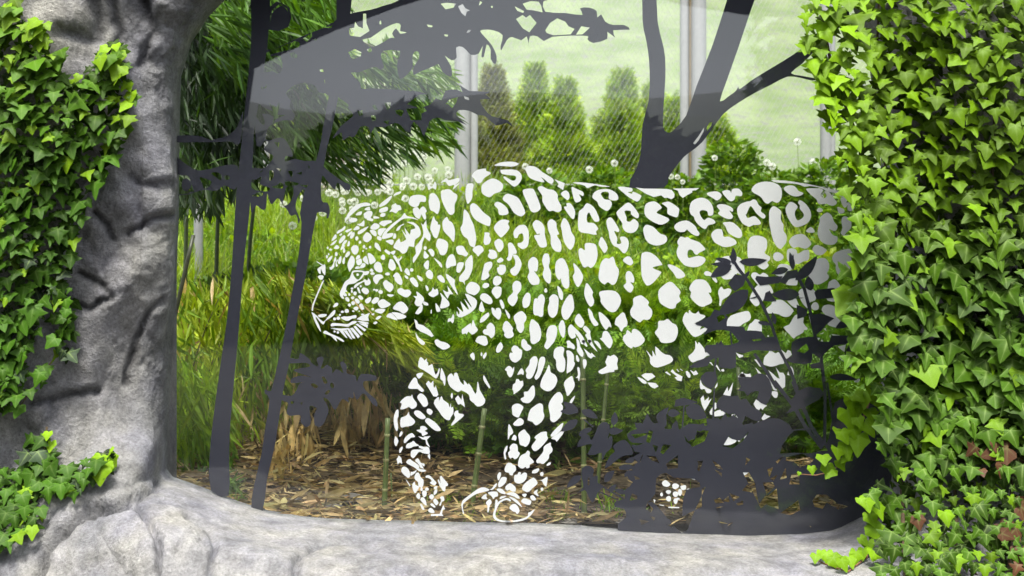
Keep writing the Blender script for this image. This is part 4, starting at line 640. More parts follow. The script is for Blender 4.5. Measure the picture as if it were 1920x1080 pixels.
def rock_material():
    m, nt, out = new_mat("sculpted_concrete")
    at = N(nt, "ShaderNodeAttribute", attribute_name="col")
    tc = N(nt, "ShaderNodeTexCoord")
    n1 = N(nt, "ShaderNodeTexNoise"); n1.inputs["Scale"].default_value = 140; n1.inputs["Detail"].default_value = 8; n1.inputs["Roughness"].default_value = 0.7
    n2 = N(nt, "ShaderNodeTexNoise"); n2.inputs["Scale"].default_value = 22; n2.inputs["Detail"].default_value = 9; n2.inputs["Roughness"].default_value = 0.65
    n3 = N(nt, "ShaderNodeTexNoise"); n3.inputs["Scale"].default_value = 9; n3.inputs["Detail"].default_value = 6
    for n in (n1, n2, n3): link(nt, tc.outputs["Object"], n.inputs["Vector"])
    def rng_(src, a, b, lo, hi):
        r = N(nt, "ShaderNodeMapRange"); r.inputs[1].default_value = a; r.inputs[2].default_value = b
        r.inputs[3].default_value = lo; r.inputs[4].default_value = hi; link(nt, src, r.inputs[0]); return r.outputs[0]
    m1 = N(nt, "ShaderNodeMath", operation='MULTIPLY')
    link(nt, rng_(n1.outputs[0], .32, .68, .68, 1.28), m1.inputs[0]); link(nt, rng_(n2.outputs[0], .32, .68, .64, 1.32), m1.inputs[1])
    sc = N(nt, "ShaderNodeVectorMath", operation='SCALE')
    link(nt, at.outputs["Color"], sc.inputs[0]); link(nt, m1.outputs[0], sc.inputs["Scale"])
    tint = N(nt, "ShaderNodeMix", data_type='RGBA', blend_type='MULTIPLY')
    link(nt, rng_(n3.outputs[0], .45, .7, 0, 1), tint.inputs[0])
    link(nt, sc.outputs[0], tint.inputs[6]); tint.inputs[7].default_value = (0.94, 0.94, 1.04, 1)
    bs = N(nt, "ShaderNodeBsdfPrincipled"); bs.inputs["Roughness"].default_value = 0.82; bs.inputs["Specular IOR Level"].default_value = 0.3
    link(nt, tint.outputs[2], bs.inputs["Base Color"])
    b1 = N(nt, "ShaderNodeBump"); b1.inputs["Strength"].default_value = 0.9; b1.inputs["Distance"].default_value = 0.006
    link(nt, n1.outputs[0], b1.inputs["Height"])
    b2 = N(nt, "ShaderNodeBump"); b2.inputs["Strength"].default_value = 0.6; b2.inputs["Distance"].default_value = 0.02
    link(nt, n2.outputs[0], b2.inputs["Height"]); link(nt, b1.outputs[0], b2.inputs["Normal"])
    link(nt, b2.outputs[0], bs.inputs["Normal"])
    link(nt, bs.outputs[0], out.inputs["Surface"])
    return m


M_ROCK = rock_material()
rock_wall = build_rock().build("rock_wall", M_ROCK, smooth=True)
tag(rock_wall, "grey sculpted artificial rock wall framing the big viewing window", "wall", kind="thing")
bk = Batch()                       # solid masonry behind the sculpted skin, round the opening
for bx_ in (box(-1.9, -1.0, 0.16, 0.34, 0, 2.6), box(1.1, 1.9, 0.16, 0.34, 0, 2.6), box(-1.0, 1.1, 0.16, 0.34, 2.5, 2.6), box(-1.0, 1.1, 0.10, 0.34, 0, 0.80)):
    bk.add(*bx_, c=(0.2, 0.2, 0.2))
o = bk.build("backing_wall", M_ROCK, rock_wall)

# ------------------------------------------------------------------ window: glass pane with film artwork on its back
m, nt, out = new_mat("window_glass")
ge = N(nt, "ShaderNodeNewGeometry")
dt = N(nt, "ShaderNodeVectorMath", operation='DOT_PRODUCT'); link(nt, ge.outputs["Incoming"], dt.inputs[0]); link(nt, ge.outputs["Normal"], dt.inputs[1])
ab = N(nt, "ShaderNodeMath", operation='ABSOLUTE'); link(nt, dt.outputs["Value"], ab.inputs[0])
om = N(nt, "ShaderNodeMath", operation='SUBTRACT'); om.inputs[0].default_value = 1; link(nt, ab.outputs[0], om.inputs[1])
p5 = N(nt, "ShaderNodeMath", operation='POWER'); p5.inputs[1].default_value = 5; link(nt, om.outputs[0], p5.inputs[0])
fr = N(nt, "ShaderNodeMath", operation='MULTIPLY_ADD'); fr.inputs[1].default_value = 0.95; fr.inputs[2].default_value = 0.05; link(nt, p5.outputs[0], fr.inputs[0])
tb = N(nt, "ShaderNodeBsdfTransparent"); tb.inputs[0].default_value = (0.975, 0.985, 0.98, 1)
gb = N(nt, "ShaderNodeBsdfGlossy"); gb.inputs["Roughness"].default_value = 0.0
ms = N(nt, "ShaderNodeMixShader")
link(nt, fr.outputs[0], ms.inputs[0]); link(nt, tb.outputs[0], ms.inputs[1]); link(nt, gb.outputs[0], ms.inputs[2])
link(nt, ms.outputs[0], out.inputs["Surface"])
M_GLASS = m


def film_mat(name, col, rough):
    m, nt, out = new_mat(name)
    bs = N(nt, "ShaderNodeBsdfPrincipled")
    bs.inputs["Base Color"].default_value = (*col, 1)
    bs.inputs["Roughness"].default_value = rough
    bs.inputs["Specular IOR Level"].default_value = 0.2
    tc = N(nt, "ShaderNodeTexCoord"); nz = N(nt, "ShaderNodeTexNoise"); nz.inputs["Scale"].default_value = 3.0; nz.inputs["Detail"].default_value = 4
    link(nt, tc.outputs["Object"], nz.inputs["Vector"])
    mx = N(nt, "ShaderNodeMix", data_type='RGBA'); link(nt, nz.outputs[0], mx.inputs[0])
    mx.inputs[6].default_value = (*[c * 0.93 for c in col], 1); mx.inputs[7].default_value = (*[c * 1.05 for c in col], 1)
    link(nt, mx.outputs[2], bs.inputs["Base Color"])
    link(nt, bs.outputs[0], out.inputs["Surface"])
    return m


M_WHITE = film_mat("white_film", (0.87, 0.87, 0.88), 0.5)
M_DARK = film_mat("dark_grey_film", (0.036, 0.037, 0.052), 0.5)

window = empty("viewing_window", (0, 0, 0.9))
tag(window, "large glass viewing window with printed leopard, trees and leaves set in the rock wall", "window")
gl = Batch()
gp = resample(OPEN, 200)
gc = gp.mean(0); gp = gc + (gp - gc) * 1.012
tris = tessellate_polygon([[Vector((p[0], p[1], 0)) for p in gp]])
nn = len(gp)
Vg = np.concatenate([np.c_[gp[:, 0], np.full(nn, -0.016), gp[:, 1]], np.c_[gp[:, 0], np.full(nn, 0.0), gp[:, 1]]])
Fg = []
for a, b_, c_ in tris:
    va, vb, vc = Vg[a], Vg[b_], Vg[c_]
    ny = np.cross(vb - va, vc - va)[1]
    if ny > 0: a, b_ = b_, a
    Fg += [(a, b_, c_), (a + nn, c_ + nn, b_ + nn)]
for i in range(nn):
    j = (i + 1) % nn
    Fg += [(i, j, j + nn), (i, j + nn, i + nn)]
gl.add(Vg, Fg)
gl.build("glass_pane", M_GLASS, window)

FILM_Y = 0.0015
_layer = [0]


def film_poly(batch, loops, y0, th=0.00025):
    """flat film cut to the given outline(s); loops in (x,z)"""
    pts, edges = [], []
    for lp in loops:
        o0 = len(pts); q = len(lp)
        pts += [Vector((p[0] * 100, p[1] * 100)) for p in lp]
        edges += [(o0 + i, o0 + (i + 1) % q) for i in range(q)]
    ov, oe, of, _a, _b, _c = delaunay_2d_cdt(pts, edges, [], 0, 1e-5)
    A = np.array([(p[0] / 100, p[1] / 100) for p in ov]); k = len(A)
    tr = np.array([tuple(f) for f in of])
    cen = A[tr].mean(1)
    keep = in_poly(cen[:, 0], cen[:, 1], loops[0])
    for lp in loops[1:]: keep &= ~in_poly(cen[:, 0], cen[:, 1], lp)
    tr = tr[keep]
    V = np.concatenate([np.c_[A[:, 0], np.full(k, y0), A[:, 1]], np.c_[A[:, 0], np.full(k, y0 + th), A[:, 1]]])
    F = []
    for a, b_, c_ in tr:
        ny = np.cross(V[b_] - V[a], V[c_] - V[a])[1]
        if ny > 0: a, b_ = b_, a
        F += [(a, b_, c_), (a + k, c_ + k, b_ + k)]
    cnt = {}
    for t in tr:
        for x, y_ in ((t[0], t[1]), (t[1], t[2]), (t[2], t[0])): cnt[(min(x, y_), max(x, y_))] = cnt.get((min(x, y_), max(x, y_)), 0) + 1
    for (i, j), c in cnt.items():
        if c == 1: F += [(i, j, j + k), (i, j + k, i + k)]
    batch.add(V, F)


def to_sheet(P, key):
    ox, oy, s = key
    P = np.asarray(P, float)
    u = ox + P[:, 0] / s; v = oy + P[:, 1] / s
    return np.stack([(u - 960) / 700, 1.5 - (v - 540) / 700], -1)


def parse_loop(t):
    return [tuple(float(q) for q in p.split(',')) for p in t.split()]


def parse_shape(txt, key):
    """-> list of loops in sheet metres"""
    txt = txt.strip()
    if txt[0] == '@':
        cx, cy, rx, ry = [float(q) for q in txt[1:].split(',')]
        a = np.linspace(0, 2 * math.pi, 12, endpoint=False)
        wv = 1 + 0.06 * np.sin(a * 3 + cx)
        return [to_sheet(np.stack([cx + rx * wv * np.cos(a), cy + ry * wv * np.sin(a)], -1), key)]
    if txt[0] == '~':
        q = [float(v) for v in txt[1:].split(',')]
        w, pts = q[0] / 2, np.array(q[1:]).reshape(-1, 2)
        t = np.gradient(pts, axis=0); t /= np.linalg.norm(t, axis=1, keepdims=True)
        nn_ = np.stack([-t[:, 1], t[:, 0]], -1)
        lp = np.concatenate([pts + nn_ * w, (pts - nn_ * w)[::-1]])
        return [to_sheet(lp, key)]
    if txt[0] == '^':
        bx_, by_, tx, ty, w = [float(v) for v in txt[1:].split(',')]
        b_, t_ = np.array((bx_, by_)), np.array((tx, ty))
        ax = t_ - b_; L = np.linalg.norm(ax); ax /= L; nx_ = np.array((-ax[1], ax[0]))
        bend = nx_ * L * 0.05 * math.sin(bx_ * 3.3 + ty)
        ss = np.linspace(0, 1, 9)
        wd = w / 2 * np.sin(math.pi * ss ** 0.8) ** 0.85
        mid = b_ + np.outer(ss * L, ax) + np.outer(np.sin(math.pi * ss), bend)
        lp = np.concatenate([mid + np.outer(wd, nx_), (mid - np.outer(wd, nx_))[::-1][1:-1]])
        return [to_sheet(lp, key)]
    sharp = txt[0] == '!'
    if sharp: txt = txt[1:]
    loops = []
    for part in txt.split('|'):
        P = parse_loop(part)
        if len(P) < 4: pass
        elif not sharp: P = cr_closed(P, 4 if len(P) < 14 else 3)
        elif len(P) > 12: P = cr_closed(P, 2)
        loops.append(to_sheet(P, key))
    return loops


leopard = Batch()
spots = []
for key, txt in SPOTS.items():
    for t in txt.split(';'):
        lp = parse_shape(t, key)
        A = lp[0]
        area = abs(0.5 * np.sum(A[:, 0] * np.roll(A[:, 1], -1) - A[:, 1] * np.roll(A[:, 0], -1)))
        spots.append((area, lp))
spots.sort(key=lambda q: -q[0])
rest = Batch()
for i, (a, lp) in enumerate(spots):
    if i >= 290: film_poly(rest, lp, FILM_Y + 0.00045 + (i % 9) * 0.00002)
lp_obj = rest.build("leopard_print", M_WHITE, window)
lp_obj["label"] = "walking leopard printed in white film patches, facing left"
for i, (a, lp) in enumerate(spots[:290]):
    b = Batch(); film_poly(b, lp, FILM_Y + 0.00045 + (i % 9) * 0.00002)
    o = b.build("spot", M_WHITE, None)
    o.data.transform(Matrix.Translation((0, 0, -0.9)))
    o.parent = lp_obj


def dark_print(name, data, label, base):
    b = Batch()
    i = 0
    for key, txt in data.items():
        for t in txt.split(';'):
            loops_ = parse_shape(t, key)
            if name == "plant_silhouette":
                loops_ = loops_[:1] + [h_.mean(0) + (h_ - h_.mean(0)) * 1.4 for h_ in loops_[1:]]
            film_poly(b, loops_, base + i * 0.000004, 0.000002 + 0.0001)
            i += 1
    o = b.build(name, M_DARK, window)
    o["label"] = label
    return o


# nearest the glass comes first: dark plants over the white patches
dark_print("plant_silhouette", PLANT, "dark grey film of tall leafy plants at the lower right", FILM_Y - 0.0006)
dark_print("tree_silhouette", TREE_ONE, "dark grey film of a slim straight tree trunk at the far left", FILM_Y + 0.0012)
dark_print("tree_silhouette", TREE_TWO, "dark grey film of a leaning tree with a wide leafy crown", FILM_Y + 0.0020)
dark_print("tree_silhouette", TREE_THREE, "dark grey film of a forked bare tree trunk", FILM_Y + 0.0012)
# ------------------------------------------------------------------ leaf and twig shapes
LANCE_V = np.array([(0, 0, 0), (.045, .22, .012), (-.045, .22, .012), (0, .25, -.004), (.06, .5, .006), (-.06, .5, .006), (0, .52, -.012), (.035, .78, -.02), (-.035, .78, -.02), (0, 1, -.06)], float)
LANCE_F = np.array([(0, 1, 3), (0, 3, 2), (1, 4, 6), (1, 6, 3), (2, 3, 6), (2, 6, 5), (4, 7, 6), (5, 6, 8), (6, 7, 9), (6, 9, 8)])
BLADE_V = np.array([(.5, 0, 0), (-.5, 0, 0), (.42, .4, .05), (-.42, .4, .05), (.28, .75, .2), (-.28, .75, .2), (0, 1, .42)], float)
BLADE_F = np.array([(0, 1, 3), (0, 3, 2), (2, 3, 5), (2, 5, 4), (4, 5, 6)])
OVAL_V = np.array([(0, 0, 0), (.3, .35, .06), (-.3, .35, .06), (0, .4, 0), (.22, .75, .03), (-.22, .75, .03), (0, 1, -.05)], float)
OVAL_F = np.array([(0, 1, 3), (0, 3, 2), (1, 4, 3), (2, 3, 5), (3, 4, 6), (3, 6, 5)])


def make_spray(n, spread, seed, flat=0.25):
    r = np.random.default_rng(seed); V, F = [], []
    for i in range(n):
        t = (i + 0.5) / n; s = 1 if i % 2 else -1
        bx_, by_ = 0, t * 0.9
        L = (0.30 * (1 - t) + 0.13) * (0.8 + 0.4 * r.random())
        a = s * (0.75 + 0.25 * r.random()) * spread
        dx, dy, dz = math.sin(a) * L, math.cos(a) * L, (r.random() - .5) * flat * L * 2
        w = 0.034
        k = len(V)
        px_, py_ = math.cos(a) * w, -math.sin(a) * w
        V += [(bx_, by_, 0), (bx_ + dx * .5 + px_, by_ + dy * .5 + py_, dz * .5), (bx_ + dx * .5 - px_, by_ + dy * .5 - py_, dz * .5), (bx_ + dx, by_ + dy, dz)]
        F += [(k, k + 1, k + 2), (k + 1, k + 3, k + 2)]
    k = len(V)
    V += [(.018, 0, 0), (-.018, 0, 0), (0, 1.1, 0)]; F.append((k, k + 1, k + 2))
    return np.array(V, float), np.array(F)


SPRAY = make_spray(18, 1.0, 3)
SPRAY2 = make_spray(13, 0.8, 5, 0.6)


def mixc(a, b, t):
    t = np.asarray(t)[:, None]
    return np.asarray(a)[None] * (1 - t) + np.asarray(b)[None] * t


def jitter(c, amt, rng=RNG):
    k = len(c)
    return np.clip(c * (1 + (rng.random((k, 1)) - .5) * 2 * amt) * (1 + (rng.random((k, 3)) - .5) * amt * .5), 0.002, 0.9)


def nz3(P, s, seed=0):
    return np.array([noise.noise(Vector((p[0] * s + seed, p[1] * s, p[2] * s))) for p in P])


G_DARK, G_MID, G_FRESH, G_YEL = (.025, .065, .006), (.105, .23, .010), (.25, .42, .014), (.24, .33, .02)
STRAW_L = (.66, .52, .24)
STRAW, STRAW_D, OCHRE = (.68, .53, .24), (.25, .165, .065), (.56, .41, .15)

# ------------------------------------------------------------------ litter on the floor behind the glass
def litter():
    b = Batch(); n = 15000
    y = 0.04 + RNG.random(n) ** 1.2 * 2.0; u = 300 + RNG.random(n) * 1400
    x = (u - 960) * (3 + y) / FPX; z = gz(x, y) + RNG.random(n) * 0.03
    cl = nz3(np.stack([x, y, z], -1), 3.0)
    keep = (cl > -0.3 + np.clip((u - 780) / 300, 0, 1) * .55) | (RNG.random(n) < np.where(u > 850, .07, .3))
    x, y, z, cl = x[keep], y[keep], z[keep], cl[keep]; k = len(x)
    d = np.stack([RNG.normal(size=k), RNG.normal(size=k) * .6, RNG.normal(size=k) * .16], -1)
    M = frame_from(d, RNG.normal(size=k) * .7)
    L = 0.022 + RNG.random(k) ** 2.5 * 0.075
    S = np.stack([L * (0.8 + RNG.random(k) * 1.3), L, L], -1)
    M = M * S[:, None, :]
    c = jitter(mixc(STRAW_D, STRAW, RNG.random(k) ** 1.1), .4)
    br = RNG.random(k) < .2; c[br] *= .35
    b.inst(LANCE_V, LANCE_F, M, np.stack([x, y, z + .004], -1), c)
    n = 2600                                                    # bark chips
    y = 0.03 + RNG.random(n) * 1.9; u = 300 + RNG.random(n) * 1350
    x = (u - 960) * (3 + y) / FPX; z = gz(x, y) + .006
    V, F = box(-.5, .5, -.5, .5, -.2, .2)
    M = rots(RNG.random(n) * 6.3, RNG.normal(size=n) * .3, RNG.normal(size=n) * .3)
    S = np.stack([.01 + RNG.random(n) * .035, .006 + RNG.random(n) * .012, .004 + RNG.random(n) * .008], -1)
    b.inst(V, F, M * S[:, None, :], np.stack([x, y, z], -1), jitter(mixc((.05, .035, .02), (.2, .15, .09), RNG.random(n)), .3))
    o = b.build("leaf_litter", MAT_DRY); tag(o, kind="stuff")


litter()
for (u, v, s, ang, c_) in ((640, 868, .085, .3, (.34, .22, .07)), (535, 945, .05, 1.2, (.42, .36, .26)), (505, 880, .045, -.6, (.40, .33, .2)), (700, 905, .05, 2.0, (.36, .27, .12))):
    yy = max(.1, 3.0 * (1323 / (v - 540 + 690) - 1) * 1.0) if False else None
    # where the sight line meets the floor
    yy = 0.1
    for q in np.linspace(.05, 2, 200):
        if wz(v, q) <= float(gz(wx(u, q), q)) + .012: yy = q; break
    b = Batch()
    M = frame_from(np.array([(math.cos(ang), math.sin(ang) * .5, .12)]), np.array([.25])) * np.array([s * 4.5, s * 1.9, s])[None, None, :]
    b.inst(LANCE_V, LANCE_F, M, np.array([(0, 0, 0.004)]), np.array([c_]))
    o = b.build("dead_leaf", MAT_DRY); o.location = (wx(u, yy), yy, float(gz(wx(u, yy), yy)) + .012)
    lab = {640: "broad tan dead leaf, largest on the litter left of the green cane", 535: "pale narrow dead leaf near the sill on the left",
           505: "light dead leaf beside the leaning tree print base", 700: "ochre dead leaf lying just left of the upright green cane"}[u]
    tag(o, lab, "dead leaf")
for i, (u, v, r_) in enumerate(((545, 952, .035), (660, 948, .04), (625, 962, .028), (1068, 985, .02), (1170, 990, .018), (770, 960, .02))):
    b = Batch(); vs = []
    rr = np.random.default_rng(i + 40)
    for a in range(6):
        for t in (-.6, 0.1, .7):
            q = r_ * math.sqrt(1 - t * t) * (0.85 + rr.random() * .3)
            vs.append((q * 1.3 * math.cos(a * 1.047 + t), q * math.sin(a * 1.047 + t), r_ * .6 * t))
    vs += [(0, 0, -r_ * .6), (0, 0, r_ * .62)]
    F = []
    for a in range(6):
        c_ = (a + 1) % 6
        for t in range(2):
            F += [(a * 3 + t, c_ * 3 + t, c_ * 3 + t + 1), (a * 3 + t, c_ * 3 + t + 1, a * 3 + t + 1)]
        F += [(18, c_ * 3, a * 3), (19, a * 3 + 2, c_ * 3 + 2)]
    b.add(np.array(vs), np.array(F), c=(.16, .145, .125))
    yy = .12
    for q in np.linspace(.05, 2, 200):
        if wz(v, q) <= float(gz(wx(u, q), q)): yy = q; break
    o = b.build("stone", MAT_STEM); o.location = (wx(u, yy), yy, float(gz(wx(u, yy), yy)) + r_ * .3)
    tag(o, "small grey brown stone " + ("at the foot of the leaning tree print", "in the litter left of the upright cane", "touching the sill left of the upright cane", "beside the foot of the tall upright cane", "at the lower left end of the dark plant print", "by the foot of the printed left forepaw")[i], "stone", "small stones in the litter")


# ------------------------------------------------------------------ bamboo plants
def lance_cloud(b, poly, n, y0, y1, length, dirf, c0, c1, curl=.35, width=1.0, seed=0, dry=0.0, ns=3.0):
    P = sample_poly(poly, n)
    y = y0 + RNG.random(n) * (y1 - y0)
    x = (P[:, 0] - 960) * (3 + y) / FPX; z = 1.5 - (P[:, 1] - 540) * (3 + y) / FPX
    d = dirf(P, n) + RNG.normal(size=(n, 3)) * curl
    M = frame_from(d, RNG.normal(size=n) * .9)
    L = length * (0.55 + RNG.random(n) * .75)
    M = M * np.stack([L * width * (.8 + .5 * RNG.random(n)), L, L], -1)[:, None, :]
    pos = np.stack([x, y, z], -1)
    t = np.clip(.5 + nz3(pos, ns, seed) * 1.3 + RNG.normal(size=n) * .22, 0, 1)
    c = jitter(mixc(c0, c1, t), .22)
    if dry > 0:
        k = RNG.random(n) < dry; c[k] = jitter(mixc(STRAW_D, STRAW, RNG.random(k.sum())), .25)
    b.inst(LANCE_V, LANCE_F, M, pos - M[:, :, 1] * .4, c)


def down(P, n):
    return np.stack([RNG.normal(size=n) * .35 + .25, RNG.normal(size=n) * .3, -np.ones(n)], -1)


def tall_bamboo():
    t = empty("bamboo", (-2.0, 1.7, .9))
    tag(t, "tall dark bamboo behind the upper left of the window, leaves drooping to the right", "bamboo")
    b = Batch()
    lance_cloud(b, [(320, -60), (660, -60), (640, 60), (560, 130), (470, 300), (430, 330), (325, 330)], 6000, 1.5, 2.7, .11, down, (.006, .018, .004), (.035, .085, .012), seed=2)  # this layer and the next coloured darker, standing in for shade
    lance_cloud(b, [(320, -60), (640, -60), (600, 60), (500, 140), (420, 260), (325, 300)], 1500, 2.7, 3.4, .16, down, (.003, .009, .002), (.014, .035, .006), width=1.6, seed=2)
    lance_cloud(b, [(400, -60), (650, -60), (630, 50), (520, 110), (480, 180), (400, 120)], 800, 1.1, 1.6, .12, lambda P, n: down(P, n) + np.array([.5, 0, .2]), (.03, .08, .01), (.11, .24, .02), seed=4)
    lance_cloud(b, [(470, 150), (560, 120), (640, 230), (640, 330), (560, 320), (500, 260)], 620, 1.5, 2.3, .14, lambda P, n: down(P, n) + np.array([.35, 0, 0]), (.012, .035, .006), (.07, .16, .015), seed=5)
    lance_cloud(b, [(600, 110), (700, 90), (850, 200), (855, 270), (760, 300), (660, 350), (620, 320), (640, 240)], 900, 1.4, 2.2, .12, lambda P, n: down(P, n) + np.array([.7, 0, .1]), (.02, .06, .008), (.13, .26, .02), seed=6)
    lance_cloud(b, [(700, 90), (800, 60), (860, 150), (850, 230), (760, 230)], 420, 1.8, 2.6, .11, lambda P, n: down(P, n) + np.array([.5, 0, .4]), (.04, .10, .01), (.16, .30, .02), seed=7)
    lance_cloud(b, [(325, 290), (470, 300), (480, 340), (400, 400), (330, 400)], 300, 1.2, 1.9, .12, down, (.012, .03, .006), (.05, .11, .012), seed=8)
    lance_cloud(b, [(450, 280), (600, 290), (640, 330), (560, 350), (470, 340)], 160, 1.4, 1.9, .13, down, (.02, .05, .008), (.06, .13, .012), seed=9)
    o = b.build("foliage", MAT_LEAF, t); tag(o, kind="stuff")
    for i, (u0, u1) in enumerate(((345, 372), (402, 440), (455, 560))):
        y = 2.3 + (i % 3) * .2
        b = Batch(); pts = []
        for k in range(9):
            q = k / 8
            uu = u0 + (u1 - u0) * q ** 2
            pts.append((wx(uu, y), y, .86 + q * 2.4))
        V, F = tube(pts, [.013 - .008 * k / 8 for k in range(9)], 7); b.add(V, F, (.05, .07, .025))
        b.build("cane", MAT_CANE, t)
    for i, (a, e) in enumerate((((400, 20), (620, 300)), ((480, 60), (850, 270)), ((420, 150), (640, 340)), ((600, 60), (860, 200)), ((340, 200), (420, 390)), ((560, 10), (780, 240)))):
        y = 1.6 + .1 * i
        b = Batch()
        pts = [(wx(a[0] + (e[0] - a[0]) * q, y), y, wz(a[1] + (e[1] - a[1]) * q ** 1.7, y)) for q in np.linspace(0, 1, 8)]
        V, F = tube(pts, [.0045 - .003 * k / 7 for k in range(8)], 5); b.add(V, F, (.06, .06, .02))
        b.build("twig", MAT_CANE, t)


tall_bamboo()


def low_bamboo():
    t = empty("bamboo", (-1.2, 1.6, .9))
    tag(t, "low bamboo mound with fresh yellow green leaves over dry straw leaves, lower left", "bamboo")
    b = Batch()
    m1 = [(300, 600), (330, 545), (420, 525), (520, 510), (620, 560), (700, 585), (770, 620), (800, 680), (790, 760), (740, 800), (660, 760), (560, 740), (520, 800), (430, 830), (400, 900), (300, 890)]
    lance_cloud(b, m1, 4200, 1.1, 2.0, .125, down, (.12, .23, .008), (.40, .50, .03), seed=12, width=.85, dry=.05)
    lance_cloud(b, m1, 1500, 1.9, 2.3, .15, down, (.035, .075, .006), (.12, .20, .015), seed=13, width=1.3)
    lance_cloud(b, [(500, 515), (640, 545), (790, 640), (800, 720), (700, 640), (560, 570)], 1700, .85, 1.4, .12, lambda P, n: down(P, n) + np.array([.55, 0, .3]), (.18, .28, .015), (.42, .50, .03), seed=14, width=.75, dry=.06)
    lance_cloud(b, [(300, 700), (430, 700), (440, 850), (420, 925), (300, 900)], 800, .7, 1.2, .12, down, (.11, .25, .01), (.30, .46, .02), seed=15, width=.9)
    lance_cloud(b, [(420, 880), (440, 890), (450, 930), (420, 930)], 40, .3, .5, .09, lambda P, n: down(P, n) * np.array([1, 1, .3]), (.06, .14, .01), (.12, .22, .02), seed=16)
    o = b.build("foliage", MAT_LEAF, t); tag(o, kind="stuff")
    b = Batch()
    dd = lambda P, n: np.stack([RNG.normal(size=n) * .16, RNG.normal(size=n) * .2, -np.ones(n)], -1)
    lance_cloud(b, [(620, 730), (700, 720), (760, 760), (775, 830), (740, 850), (690, 820), (630, 830)], 190, 1.0, 1.35, .12, dd, OCHRE, STRAW_L, curl=.2, width=1.4, seed=21)
    lance_cloud(b, [(510, 760), (590, 770), (600, 850), (560, 880), (500, 850)], 130, .9, 1.3, .10, dd, OCHRE, STRAW_L, curl=.3, width=1.3, seed=22)
    lance_cloud(b, [(500, 820), (550, 860), (545, 920), (500, 900)], 50, .6, .9, .09, dd, OCHRE, STRAW_L, curl=.35, width=1.3, seed=23)
    lance_cloud(b, [(440, 700), (700, 690), (740, 770), (600, 800), (450, 850)], 120, 1.0, 1.7, .12, dd, STRAW_D, STRAW, curl=.25, width=.7, seed=24)
    o = b.build("dry_foliage", MAT_DRY, t); tag(o, kind="stuff")
    for i in range(16):
        u = 340 + i * 28; y = 1.3 + (i % 4) * .17
        b = Batch(); top = 560 + (i * 37) % 120
        pts = [(wx(u + 70 * q * q, y), y, .87 + (wz(top, y) - .87) * q) for q in np.linspace(0, 1, 7)]
        V, F = tube(pts, [.006 - .004 * k / 6 for k in range(7)], 5); b.add(V, F, (.10, .10, .03))
        b.build("cane", MAT_CANE, t)


low_bamboo()

# ------------------------------------------------------------------ cut green canes standing close behind the glass
for (u0, v0, u1, v1, y, w, lab, ds) in (
    (718, 985, 725, 786, .22, 11, "upright green bamboo cane left of the printed front paws", 1),
    (876, 985, 908, 768, .22, 11.5, "green bamboo cane slanting right between the printed front legs", 1),
    (1096, 995, 1094, 662, .18, 10.5, "tall upright green cane with a split straw sheath at its foot", 1),
    (1112, 975, 1143, 676, .34, 8, "thin slanting cane just right of the tall upright cane", 0),
    (1391, 950, 1388, 690, .36, 8, "slim green cane behind the printed hind leg", 0),
    (738, 980, 731, 890, .30, 3.6, "short thin green shoot right beside the left upright cane", 0),
    (329, 560, 358, 440, .9, 9, "dark leaning stick at the left window edge above the bamboo mound", 0)):
    t = empty("bamboo_cane", (wx(u0, y), y, wz(v0, y)))
    tag(t, lab, "cane")
    p0 = Vector((wx(u0, y), y, wz(v0, y) - .05)); p1 = Vector((wx(u1, y), y + .03, wz(v1, y)))
    r0 = w / 2 * (3 + y) / FPX
    dark = u0 == 329
    if dark: p0 = p0 + (p0 - p1) * 3.0
    cc = (.045, .05, .025) if dark else (.13, .175, .055)
    b = Batch(); k = 13
    pts, rr = [], []
    for i in range(k):
        q = i / (k - 1); pts.append(p0.lerp(p1, q)); rr.append(r0 * (1 - .15 * q))
    V, F = tube(pts, rr, 10); b.add(V, F, cc); b.build("stem", MAT_CANE, t, smooth=True)
    if not dark:
        for q in (.18, .42, .66, .86):
            c = p0.lerp(p1, q); ax = (p1 - p0).normalized()
            b = Batch(); V, F = tube([c - ax * r0 * .5, c, c + ax * r0 * .5], [r0 * .97, r0 * 1.14, r0 * .93], 10); b.add(V, F, (.30, .30, .13))
            b.build("node_ring", MAT_CANE, t)
    if ds:
        for q in (.14, .55):
            c = p0.lerp(p1, q); b = Batch()
            M = frame_from(np.array([(.05, -.1, 1.0)]), np.array([0.0])) * np.array([r0 * 16, .085, r0 * 8])[None, None, :]
            b.inst(LANCE_V, LANCE_F, M, np.array([(c.x, c.y - r0 * 1.05, c.z - .02)]), np.array([(.40, .35, .17)]))
            b.build("sheath", MAT_DRY, t)


